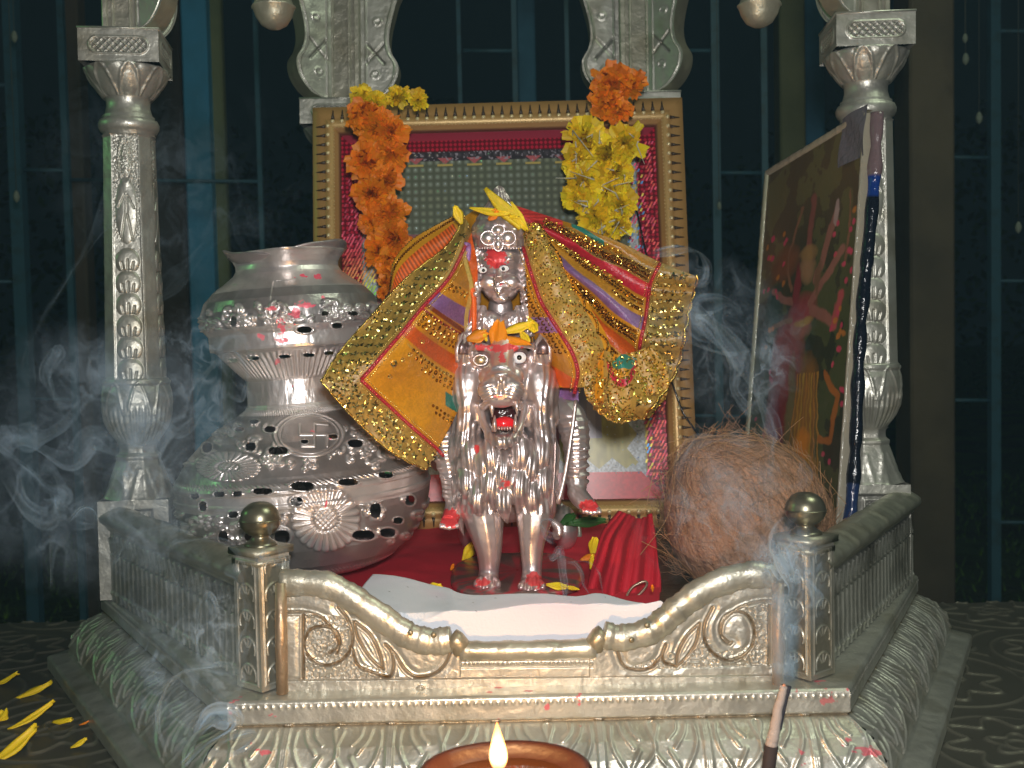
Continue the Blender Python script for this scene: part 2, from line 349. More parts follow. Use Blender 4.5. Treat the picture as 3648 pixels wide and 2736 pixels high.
# base profile (offset outwards, z) : dotted fascia, bulge, foot
PR = np.array([(.0, .0605), (.026, .0605), (.0275, .059), (.0275, .0475), (.0262, .0465), (.0255, .0455), (.0300, .0435), (.0395, .038), (.0465, .030), (.0500, .021), (.0505, .0145), (.0520, .0125), (.0640, .0110), (.0660, .0095), (.0660, .0006)])
for i in range(6):
    p0, p1 = HEX[i], HEX[(i+1) % 6]; q0 = np.array([offs(HEX, d)[i] for d in PR[:, 0]]); q1 = np.array([offs(HEX, d)[(i+1) % 6] for d in PR[:, 0]])
    e = (p1-p0)/np.linalg.norm(p1-p0); nn = np.array([e[1], -e[0]])
    t = np.concatenate([[0], np.cumsum(np.linalg.norm(np.diff(PR, axis=0), axis=1))]); front = i == 0
    m = 170 if i in (0, 1, 5) else 60; tt = np.linspace(0, t[-1], m)
    O = np.array([np.interp(tt, t, PR[:, 0]), np.interp(tt, t, PR[:, 1])]).T
    A = np.array([[np.interp(a, t, q0[:, 0]), np.interp(a, t, q0[:, 1])] for a in tt]); B = np.array([[np.interp(a, t, q1[:, 0]), np.interp(a, t, q1[:, 1])] for a in tt])
    nu = 760 if i in (0, 1, 5) else 60; u = np.linspace(0, 1, nu)[None, :, None]
    G2 = A[:, None]*(1-u)+B[:, None]*u; G = np.concatenate([G2, np.broadcast_to(O[:, 1][:, None, None], G2.shape[:2]+(1,))], -1)
    s_ = (G2-p0)@e; tv = np.broadcast_to(tt[:, None], s_.shape)
    t0, t1 = t[5], t[10]; v = (tv-t0)/(t1-t0); Wc = .058
    h = cellh(s_/Wc-.32, v, Wc, t1-t0)*((v > -.02) & (v < 1.04))*.0015 if i in (0, 1, 5) else 0*v
    leaf = .0002*np.sin(np.clip(v, 0, 1)*np.pi)*np.cos(2*np.pi*s_/Wc*1)
    h = h+leaf
    z = G[..., 2]; dz = z-.0565
    dots = .0009*np.exp(-(((s_ % .0042)-.0021)**2+dz**2)/.0009**2)*(O[:, 0] > .0270)[:, None]
    wob = .0007*(fbm(s_*28, tv*30, 5, 2)-.5)
    zz = (tv-t[3]+.006)
    G[..., :2] += nn*(h+dots+wob)[..., None]; G[..., 2] += .7*wob*(tv < t[2])
    dk = np.clip(.55*np.clip(1-h/.0004, 0, 1)*(fbm(s_*25, tv*90, 9) > .52), 0, 1)*((v > 0) & (v < 1))
    c = np.stack([1-.3*dk, 1-.34*dk, 1-.42*dk, 1+0*dk], -1)
    c[..., :3] *= (.8+.35*fbm(s_*60, tv*60, 2))[..., None]
    # brown line where the fascia meets the bulge
    ln = np.exp(-((tv-t[5])/.0012)**2)[..., None]; c[..., :3] = c[..., :3]*(1-ln)+ln*np.array([.35, .27, .17])
    kk = (fbm(s_*110+i, tv*150, 31) > .70)[..., None]; c = np.where(kk & (np.sin(s_*37+2)[..., None] > .5), np.array([1.0, .25, .33, .2]), c) if i == 0 else c
    MB().grid(G, col=c).obj('base_moulding', SILVER, shr)
# inner floor
fl = MB(); hh = offs(HEX, -.004); V = [(a, b_, .0895) for a, b_ in hh]; fl.add(V, [tuple(range(6))], col=(.3, .28, .22)); V = [(a, b_, .03) for a, b_ in hh]; k = fl.n
fl.add(V, [], col=(.3, .28, .22)); fl.f += [(i, (i+1) % 6, k+(i+1) % 6, k+i) for i in range(6)]; fl.m += [0]*6; fl.obj('floor', SILVERD, shr, smooth=False)
def c7(p): return [(x*.8246, 1800+y*.8246) for x, y in p]
def c8(p): return [(1824+x*.8246, 1800+y*.8246) for x, y in p]
# ---- front wall
YW = .012
topL = [(1005, 2039), (1154, 2045), (1278, 2103), (1402, 2185), (1470, 2232), (1530, 2246), (1600, 2236), (1622, 2250), (1645, 2290)]
topR = [(2118, 2284), (2135, 2232), (2154, 2222), (2220, 2234), (2290, 2216), (2345, 2180), (2401, 2130), (2508, 2052), (2649, 2012), (2750, 2020)]
xx = np.linspace(1005, 2790, 900); top = np.concatenate([spl(topL, 6), spl(topR, 6)])
yt = np.interp(xx, top[:, 0], top[:, 1])+26
vv = np.linspace(0, 1, 260)[:, None]; X = xx[None]+0*vv; Y = yt[None]+(2474-.010*(xx[None]-1800)-yt[None])*vv
strokes = [c7(k) for k in [
 [(1240, 462), (1310, 462), (1380, 480), (1430, 530), (1462, 590), (1455, 620), (1425, 638)],
 [(1455, 640), (1468, 590), (1450, 545), (1400, 524), (1340, 538), (1312, 600), (1330, 650), (1390, 690), (1460, 680), (1510, 630), (1525, 560), (1500, 490), (1462, 440)],
 [(1530, 505), (1545, 570), (1600, 660), (1655, 708)], [(1655, 708), (1640, 640), (1600, 560), (1535, 505)],
 [(1310, 470), (1310, 745)], [(1520, 620), (1545, 690), (1600, 720), (1680, 740), (1700, 690), (1690, 630), (1665, 600)],
 [(1665, 600), (1710, 650), (1750, 710), (1800, 740), (1870, 730), (1920, 690), (1948, 630)]]]
strokes += [c8(k) for k in [[(1115, 415), (1060, 418), (990, 440), (930, 480), (905, 520), (905, 570), (935, 600), (950, 592)],
 [(940, 595), (900, 555), (905, 500), (950, 462), (1010, 470), (1045, 530), (1040, 600), (1000, 650), (930, 670), (870, 640), (835, 590), (830, 520), (865, 440)],
 [(810, 510), (795, 590), (750, 660), (710, 695)], [(810, 510), (755, 565), (715, 640), (710, 695)], [(710, 695), (660, 680), (650, 640), (665, 600)],
 [(665, 600), (645, 650), (600, 700), (540, 712), (480, 690), (452, 620)], [(1112, 430), (1112, 690)]]]
h = 0*X; d_all = np.full(X.shape, 1e9)
for st in strokes: d_all = np.minimum(d_all, dpoly(X, Y, spl(st, 6)))
reg = [c7([(1310, 470), (1310, 745), (1690, 745), (1650, 700), (1545, 690), (1520, 620), (1525, 560), (1500, 490), (1430, 470)]), c8([(470, 712), (1110, 690), (1110, 420), (1000, 440), (1045, 530), (1040, 600), (870, 640), (840, 560), (720, 705), (650, 650)])]
rs = np.zeros(X.shape, bool)
for r_ in reg: rs |= inpoly(X, Y, r_)
h = h-.0011*np.exp(-(d_all/4.2)**2)+.0005*np.exp(-((d_all-8)/5)**2)
h += .0011*sstep(6, 34, d_all)*(~rs)*(Y < 2410)*((X < 1640) | (X > 2100))
h += rs*(-.0006+.0009*(vnoise(X/7, Y/7) > .5)*sstep(4, 9, d_all))
yb = 2412-.012*(X-1650)    # plain band and dotted line of the middle
h += .0016*sstep(0, 7, Y-yb)-.0016*sstep(0, 7, Y-(yb+62))*0
mid = (X > 1640) & (X < 2112); yd = 2366-.012*(X-1640)
h += mid*(.0010*np.exp(-(((X % 15)-7.5)**2+(Y-yd)**2)/16.)-.0008*np.exp(-((Y-yd-14)/3.)**2)-.0008*np.exp(-((Y-yd+12)/3.)**2))
h += .0010*(fbm(X/90, Y/90, 3)-.5)+.0004*(fbm(X/22, Y/22, 8)-.5)
for (rx, ry) in [(1136, 2308), (1830, 2300), (2390, 2335), (1500, 2450), (2700, 2440)]: rr = np.hypot(X-rx, Y-ry); h += .0009*np.exp(-((rr-10)/3)**2)
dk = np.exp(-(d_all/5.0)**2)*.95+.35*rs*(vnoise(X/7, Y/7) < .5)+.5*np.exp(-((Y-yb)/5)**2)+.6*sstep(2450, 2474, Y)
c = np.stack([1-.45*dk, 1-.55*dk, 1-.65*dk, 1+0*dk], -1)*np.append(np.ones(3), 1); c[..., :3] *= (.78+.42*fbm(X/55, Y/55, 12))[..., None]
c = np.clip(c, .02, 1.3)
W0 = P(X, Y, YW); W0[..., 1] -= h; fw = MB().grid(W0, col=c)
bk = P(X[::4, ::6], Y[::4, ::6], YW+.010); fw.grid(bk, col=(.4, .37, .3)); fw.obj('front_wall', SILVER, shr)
# rails that cap it
def railtube(path, r, rt=1.0):
    p = spl(path, 8); W = P(p[:, 0], p[:, 1], YW-.001); o = MB(); n = len(W)
    s_ = np.arange(n); rr = r*(1+.05*np.sin(s_*.9)+.04*np.sin(s_*2.3+1)); 
    cc = .62+.5*vnoise(s_*.35, 0*s_, 4)[:, None]*np.ones(3); return o, W, rr, np.hstack([cc*[1, .985, .93], np.ones((n, 1))])
for path, nm in [([(1000, 2076), (1154, 2082), (1262, 2135), (1385, 2218), (1460, 2266), (1540, 2286), (1610, 2276)], 'curved_rail'), ([(2150, 2262), (2215, 2272), (2310, 2250), (2370, 2208), (2425, 2160), (2525, 2092), (2655, 2050), (2760, 2052)], 'curved_rail')]:
    o, W, rr, cc = railtube(path, .0062); o.tube(W, rr, 20, col=cc, flat=1.25)
    e = W[-1] if path[0][0] < 1500 else W[0]; sg = 1 if path[0][0] < 1500 else -1
    E2 = P(*( (1640, 2312) if sg > 0 else (2122, 2300)), YW-.001); o.tube(np.array([e, e+(sg*.003, -.001, -.0015), (e+E2)/2+(sg*.0025, -.001, 0), E2+(0, -.001, -.003)]), [.0062, .0060, .0055, .004], 16, col=(.8, .72, .58))
    for (bx, by) in ([(1462, 2254), (1545, 2262)] if sg > 0 else [(2250, 2280), (2306, 2228)]): o.ell(P(bx, by, YW-.0078), (.0017, .0012, .0017), 10, 6, col=(.6, .52, .38))
    o.obj(nm, SILVER, shr)
o, W, rr, cc = railtube([(1640, 2318), (1800, 2317), (1950, 2314), (2122, 2308)], .0056); o.tube(W, rr*.97, 20, col=cc); o.obj('middle_rail', SILVER, shr)
# ---- side walls, knobs, posts
def wall(A0, A1, nm, flip):
    A0 = np.array(A0); A1 = np.array(A1); e = A1-A0; Lw = np.linalg.norm(e); e /= Lw; nn = np.array([e[1], -e[0]])*flip
    u = np.linspace(0, Lw, 420)[None, :]; z = np.linspace(.0612, .120, 150)[:, None]; U = u+0*z; Z = z+0*u
    wd = .0104; a = (U/wd) % 1-.5; zt = .117-.0005; 
    h = .0015*np.exp(-(np.abs(np.abs(a)-.5+0*Z)/.08)**2)*(Z < zt-.018+.0)+.0007*np.exp(-((np.abs(a)-.25)/.06)**2)*(Z < zt-.03)
    arch = zt-.016+.013*(1-np.abs(a)*2); h += .0015*np.exp(-((Z-arch)/.0010)**2)*(Z > zt-.018); h += .0007*np.exp(-((a)/.05)**2)*(Z < zt-.012)
    h += .001*np.exp(-((Z-.0675)/.0015)**2)+.0008*(fbm(U*50, Z*60)-.5)
    g2 = A0+e*U[..., None]+nn*(.007+h)[..., None]; G = np.concatenate([g2, Z[..., None]], -1)
    dk = sstep(.0013, .0004, h); c = np.stack([1.30-dk*.45]*3+[1+0*dk], -1); o = MB().grid(G, col=c)
    g3 = A0+e*U[::10, ::10][..., None]-nn*.007; o.grid(np.concatenate([g3, Z[::10, ::10][..., None]], -1), col=(.5, .5, .45)); wo = o.obj(nm, SILVERD, shr)
    # cap: rounded rail with bevelled underside
    pr = [(-.010, .118), (-.013, .122), (-.0125, .128), (-.006, .1325), (.0, .1338), (.006, .1325), (.0135, .128), (.014, .1235), (.010, .1195), (.009, .117)]
    pr = spl(pr, 4); us = np.linspace(.0, Lw, 120); G = np.zeros((len(us), len(pr), 3))
    for k, uu in enumerate(us):
        wb = .0008*(vnoise(uu*160, 0.)-.5); G[k, :, :2] = A0+e*uu+nn*(pr[:, 0]*(1+wb*20))[:, None]; G[k, :, 2] = pr[:, 1]+wb*2.2*(pr[:, 1] > .125)
    MB().grid(G, col=(.75, .75, .68, 1)).obj('wall_rail', SILVER, shr)
wall(XY(400, .243), FL, 'side_wall', 1); wall(FR, XY(3212, .243), 'side_wall', 1)
wall(RC, BR, 'rear_side_wall', 1); wall(BL, LC, 'rear_side_wall', 1); wall(BR, BL, 'back_wall', 1)
def cpost(c, ang, kx, ky, col):
    c = np.array(c); M = np.array(Matrix.Rotation(ang, 3, 'Z')); o = MB(); wd = .0225; ht = .0775; z0 = .0612
    # faces as relief sheets
    for k in range(4):
        Mk = np.array(Matrix.Rotation(ang+k*math.pi/2, 3, 'Z')); u = np.linspace(-wd/2, wd/2, 70)[None]; z = np.linspace(0, ht, 190)[:, None]; U = u+0*z; Z = z+0*u
        fr = np.minimum(wd/2-np.abs(U), np.minimum(Z, ht-Z)); h = .0008*np.exp(-((fr-.0032)/.0007)**2)
        for j in range(5):
            cz = .008+j*.0155; rr = np.hypot(U, (Z-cz)); hl = .0009*np.exp(-((rr-.0066)/.0006)**2)*(Z > cz-.003)
            for s2 in (-1, 0, 1): hl = hl+.0007*np.exp(-(dpoly(U, Z, [(s2*.0012, cz+.001), (s2*.0033, cz+.0054-abs(s2)*.001)])/.0006)**2)
            h = np.maximum(h, hl*(fr > .0034))
        h += .0006*(fbm(U*70+k, Z*70)-.5); Q = np.stack([U, -(wd/2+h*(fr > .0005)), Z], -1) @ Mk.T+np.array([c[0], c[1], z0])
        dk = (h < .0003)*.4*(fr > .0034); o.grid(Q, col=np.stack([1-dk, 1-dk*1.05, 1-dk*1.15, 1+0*dk], -1)*np.array([*col, 1]))
    o.box((c[0], c[1], z0+ht+.002), (wd+.004, wd+.004, .004), rot=M, col=(.6, .58, .5)); o.box((c[0], c[1], z0+ht-.004), (wd+.0012, wd+.0012, .003), rot=M, col=(.7, .66, .55))
    po = o.obj('corner_post', SILVER, shr)
    k = MB(); zb = z0+ht+.004; top_ = P(kx, ky, c[1])[2]; H_ = top_-zb
    k.lathe((c[0], c[1], zb), spl([(.0001, 0), (.0112, .0), (.0115, .002), (.008, .004), (.0065, .0065), (.010, .0085), (.0140, .0125), (.0150, .0165), (.0156, .0172), (.0150, .0180), (.0135, .0225), (.0105, .0262), (.006, .0286), (.0001, .0295)], 4)*[.78, H_/.0295], 40, hf=lambda A, z, r, G: .0003*np.cos(A*30)*np.exp(-((z-.0162*H_/.0295)/.0008)**2))
    k.obj('knob', BRASS, po)
cpost(FL, R(-38), 960, 1785, (1, 1, .97)); cpost(FR, R(38), 2848, 1752, (.75, .75, .72))
# copper coloured corner strips between posts and front wall
for x, Yc in [(1006, .006), (2772, .006)]:
    a = P(x-6 if x < 2000 else x, 2075, Yc); c_ = P(x, 2468, Yc); MB().tube([a, (a+c_)/2+(0, -.0006, 0), c_], [.0042, .0045, .0042], 12, col=(.85, .62, .47, 1), flat=.8).obj('corner_strip', SILVER, shr)
# ---- pillars
def pillar(name, bx, tx, Y, refh):
    """bx, tx: picture x of axis low/high ; heights follow the left pillar's picture rows"""
    b0 = P(bx, 1750, Y); t0 = P(tx, 200, Y); k = mpp(Y)/mpp(.262); ax = (t0-b0); ax /= np.linalg.norm(ax)
    z0 = .0612; base = b0-ax*((b0[2]-z0)/ax[2]); pl = MB()
    def at(z): return base+ax*((z-z0)/ax[2])
    tilt = np.array(Vector((0, 0, 1)).rotation_difference(Vector(ax)).to_matrix()) @ np.array(Matrix.Rotation(refh, 3, 'Z'))
    zs = [.0612, .139]; wd = .0535*k
    # pedestal block with sunk panel
    for kk in range(4):
        Mk = tilt @ np.array(Matrix.Rotation(kk*math.pi/2, 3, 'Z')); u = np.linspace(-wd/2, wd/2, 80)[None]; z = np.linspace(0, zs[1]-zs[0], 110)[:, None]; U = u+0*z; Z = z+0*u; ht = zs[1]-zs[0]
        fr = np.minimum(wd/2-np.abs(U), np.minimum(Z, ht-Z)); fr2 = np.maximum(np.abs(U)/(wd*.28), np.abs(Z-ht+.017)/.0095)
        h = -.0018*sstep(1.02, .92, fr2)+.0010*np.exp(-((fr2-.55)/.08)**2)+.0006*((np.sin(U*2200)*np.sin(Z*2600) > 0)*(fr2 < .45))
        pl.grid(np.stack([U, -(wd/2+h), Z], -1) @ Mk.T+base, col=np.stack([1-.5*(h < -.001)]*3+[1+0*h], -1))
    def C(*p): return [(r*k, z-z0) for r, z in p]
    kw = dict(axis=ax)
    # bell with leaves
    def leafh(A, z, r, G):
        a = (A*6/(2*np.pi)) % 1-.5; t_ = (z-(.139-z0))/.03; ed = np.abs(np.abs(a)-(.42*(1-np.clip(t_, 0, 1))**.6)); return .0012*np.exp(-(ed/.045)**2)*(t_ > 0)*(t_ < .8)
    pl.lathe(base, C((.0285, .1385), (.0272, .1405), (.0245, .147), (.0215, .157), (.0185, .1655), (.0172, .1690), (.0178, .1705), (.0178, .1725), (.0150, .1745), (.0145, .178), (.0150, .181), (.0172, .1825)), 96, sides=8, off=refh+R(22.5), hf=leafh, dense=60, **kw)
    # fluted bulb
    def bulb(A, z, r, G):
        zz = (z-(.182-z0))/.052; fl_ = .0005*np.cos(A*36)*sstep(.62, .5, zz)*sstep(.0, .15, zz)
        a = (A*8/(2*np.pi)) % 1-.5; ed = np.abs(np.abs(a)-.42*np.sqrt(np.clip(1-(zz-.45)/.5, 0, 1))); return fl_+.0009*np.exp(-(ed/.05)**2)*(zz > .45)*(zz < .97)
    pl.lathe(base, C((.0150, .1815), (.0178, .186), (.0222, .1925), (.0255, .200), (.0268, .208), (.0272, .216), (.0262, .2235), (.0245, .2285), (.0255, .2305), (.0250, .2335), (.0222, .2345)), 288, hf=bulb, dense=90, **kw)
    # octagonal shaft with scales
    def shaft(A, z, r, G):
        q_ = np.pi/2; a = np.tan((A-refh+q_/2) % q_-q_/2)*.0195*k; face = np.abs(a) < .0122*k; zz = z+z0
        h = .0008*np.exp(-((np.abs(a)-.0112*k)/.0006)**2)*face
        for j in range(6):
            cz = .2405+j*.0172; d = np.hypot(a/(.0095*k), (zz-cz)/.0100); up = zz > cz-.0072; h = h+(.0028*np.sqrt(np.clip(1-d**2, 0, 1)))*face*up
            for s2 in (-1, 0, 1): h = h-.0010*np.exp(-(dpoly(a, zz, [(s2*.0030, cz-.009), (s2*.0042, cz+.001-abs(s2)*.002)])/.0007)**2)*face*up
        d = np.hypot(a/.0088, (zz-.366)/.026); h = h+.0020*np.sqrt(np.clip(1-d**2, 0, 1))*face
        for s2 in (-1, 1): h = h-.0012*np.exp(-(dpoly(a, zz, [(s2*.0045, .343), (s2*.0005, .364), (s2*.001, .378), (s2*.006, .368)])/.0006)**2)*face
        d = np.hypot(a/.0042, (zz-.405)/.013); h = h+.0017*np.sqrt(np.clip(1-d**2, 0, 1))*face+.0007*np.exp(-((d-1.35)/.2)**2)*face
        return h+.0005*(vnoise(a*1400, z*1400) > .55)*face*(zz > .345)*(np.abs(a) < .010)*(np.hypot(a/.009, (zz-.366)/.028) > 1)
    pl.lathe(base, C((.0208, .234), (.0204, .236), (.0172, .424), (.0180, .4255)), 400, cham=1.16, off=refh, hf=shaft, dense=420, **kw)
    pl.lathe(base, C((.0190, .4255), (.0200, .4262), (.0195, .4285), (.0215, .4295), (.0230, .4325), (.0232, .4355), (.0220, .4385), (.0192, .440), (.0200, .4415), (.0180, .443), (.0165, .449), (.0168, .4545), (.0178, .4560)), 64, **kw)
    ob = pl.obj(name, SILVER, shr)
    cp = MB()
    def capl(A, z, r, G):
        t_ = (z-(.455-z0))/.0225; a = (A*8/(2*np.pi)) % 1-.5; ed = np.abs(np.abs(a)-.44*np.sqrt(np.clip(1-t_*.95, 0, 1))); h = .0012*np.exp(-(ed/.06)**2); a2 = ((A*8/(2*np.pi))+.5) % 1-.5
        return h+.0010*np.sqrt(np.clip(1-(a/.35)**2-((t_-.35)/.4)**2, 0, 1))+.0012*np.sqrt(np.clip(1-(a2/.3)**2-((t_-.7)/.3)**2, 0, 1))
    cp.lathe(base, C((.0178, .4555), (.0195, .457), (.0225, .461), (.0262, .467), (.0300, .4735), (.0318, .4775), (.0318, .4785), (.0001, .4786)), 220, hf=capl, dense=70, **kw)
    wd = .0595*k; zc = .4785; ht = .0245
    for kk in range(4):
        Mk = tilt @ np.array(Matrix.Rotation(kk*math.pi/2, 3, 'Z')); u = np.linspace(-wd/2, wd/2, 150)[None]; z = np.linspace(0, ht, 70)[:, None]; U = u+0*z; Z = z+0*u
        sx_ = np.maximum(np.abs(U)-wd*.26, 0); rr = np.hypot(sx_, Z-ht/2); ins = rr < .0052; h = .0008*np.exp(-((rr-.0062)/.0007)**2)
        w1 = np.abs(np.sin((U+Z-ht/2)*560)); w2 = np.abs(np.sin((U-Z+ht/2)*560)); lat = .0008*(np.exp(-(w1/.3)**2)+np.exp(-(w2/.3)**2)); h = h+ins*lat-.0006*ins
        cp.grid(np.stack([U, -(wd/2+h), Z], -1) @ Mk.T+at(zc), col=np.stack([1-.4*(h < -.0001)]*3+[1+0*h], -1))
    cc_ = at(zc+ht)+ax*.0008; cp.box(cc_, (wd+.001, wd+.001, .0016), rot=tilt); cp.obj('capital', SILVER, ob)
    # upper post with mouldings
    up = MB(); zt = .80
    for (ox, wx) in [(0, .030), (-.0125, .004), (.0125, .004), (-.0065, .0022), (.0065, .0022)]:
        cz = (zc+ht+.0012+zt)/2; up.box(at(cz)+tilt@np.array([ox*k, -.0015 if wx < .01 else 0, 0]), (wx*k, .030*k, zt-zc-ht-.0012), rot=tilt, col=(.9, .88, .8) if wx < .01 else (.7, .68, .62))
    u_ = up.obj('upper_post', SILVER, ob, smooth=False); bv = u_.modifiers.new('b', 'BEVEL'); bv.width = .0006
    return ob, at, tilt, k
def bracket(parent, at, tilt, k, side, ang, cut=1.0):
    """scrolled silver bracket plate with X and ring engraving; side=+1 to the right"""
    M = tilt @ np.array(Matrix.Rotation(ang, 3, 'Z'))
    edge = spl([(.0, .00), (.004, .004), (.012, .008), (.019, .016), (.024, .027), (.025, .040), (.020, .052), (.018, .064), (.019, .078), (.022, .094), (.026, .11), (.036, .13), (.06, .15), (.11, .17)], 6)
    zz = np.linspace(0, .17, 130)[:, None]; wx = np.interp(zz[:, 0], edge[:, 1], edge[:, 0])[:, None]+.004; t = np.linspace(0, 1, 60)[None]; X = t*wx; Z = zz+0*t
    h = 0*X; fr = np.minimum(X-.001, wx-X); h += .0009*np.exp(-((fr-.0028)/.0006)**2)
    for (a, b2, r_) in [(.011, .030, .0030), (.013, .084, .0030)]: h += .0009*np.exp(-((np.hypot(X-a, Z-b2)-r_)/.0006)**2)
    for st in [[(.004, .062), (.018, .042)], [(.004, .042), (.018, .062)]]: h -= .0011*np.exp(-(dpoly(X, Z, st)/.0009)**2)
    o = MB()
    for s2 in (-1, 1):
        Q = np.stack([side*(.015+X), s2*(.009+h), Z], -1)*np.array([k, k, 1]); o.grid(Q @ M.T+at(.503), col=np.stack([1-.5*(h < -.0004)]*3+[1+0*h], -1))
    ed = np.stack([np.stack([side*(.015+wx[:, 0])*k, (j*.009)*k+0*wx[:, 0], zz[:, 0]], -1) for j in (-1, -.5, 0, .5, 1)], 1); o.grid(ed @ M.T+at(.503), col=(.9, .85, .7, 1))
    o.tube(np.array([(side*.017*k, 0, -.001), (side*.022*k, -.002, -.006), (side*.026*k, -.001, -.010), (side*.024*k, 0, -.016)]) @ M.T+at(.503)+np.array([0, 0, .018]), [.005, .0055, .004, .001], 10, col=(.8, .75, .6))
    o.obj('bracket', SILVER, parent)
lp = pillar('pillar', 498, 452, .262, R(8)); rp = pillar('pillar', 3088, 3084, .262, R(-4))
def low(at, d=.0): return at
bracket(*lp, 1, R(50)); bracket(*lp, 1, R(-28))
bracket(*rp, -1, R(28)); bracket(*rp, -1, R(-55))
bl = pillar('pillar', 1240, 1225, .52, R(0)); br = pillar('pillar', 2290, 2268, .52, R(0))
bracket(*bl, 1, R(0)); bracket(*bl, -1, R(35)); bracket(*br, -1, R(0)); bracket(*br, 1, R(-35))
# ring beam above the picture
for i in range(6):
    a, b2 = HEX[i], HEX[(i+1) % 6]; m_ = (a+b2)/2; e = b2-a; 
    MB().box((m_[0], m_[1], .82), (np.linalg.norm(e)+.02, .03, .04), rot=np.array(Matrix.Rotation(math.atan2(e[1], e[0]), 3, 'Z')), col=(.7, .68, .6)).obj('ring_beam', SILVER, shr, smooth=False)
for c_ in (FL, FR): MB().tube([(*c_, .166), (*c_, .167)], .001, 6).obj('knob_tip', BRASS, shr)
# ---- bells hanging
for (x, y, lab) in [(975, 40, 'silver bell with a beaded seam hanging between the left pillar and the framed picture'), (2705, 33, 'silver bell hanging between the framed picture and the right pillar')]:
    Yb = .20; c0 = P(x, y, Yb); k = mpp(Yb); t_ = thing('bell', lab, 'bell', c0, 'silver bells hanging from the canopy'); r_ = 74*k
    o = MB(); o.lathe(c0-(0, 0, r_*.85), [(.0001, 0), (r_*.3, r_*.03), (r_*.62, r_*.22), (r_*.86, r_*.6), (r_*.97, r_*.95), (r_*1.03, r_*1.0), (r_*1.03, r_*1.05), (r_*.95, r_*1.1), (r_*.82, r_*1.45), (r_*.5, r_*1.8), (r_*.15, r_*1.95), (.0001, r_*1.97)], 48, col=(1, .98, .85), hf=lambda A, z, r, G: .0004*np.cos(A*40)*np.exp(-((z-r_*1.02)/.0012)**2)); o.obj('body', SILVER, t_)
    MB().tube([c0+(0, 0, r_*1.08), c0+(0, 0, .27)], .001, 6, col=(.5, .48, .4)).obj('chain', SILVER, t_)
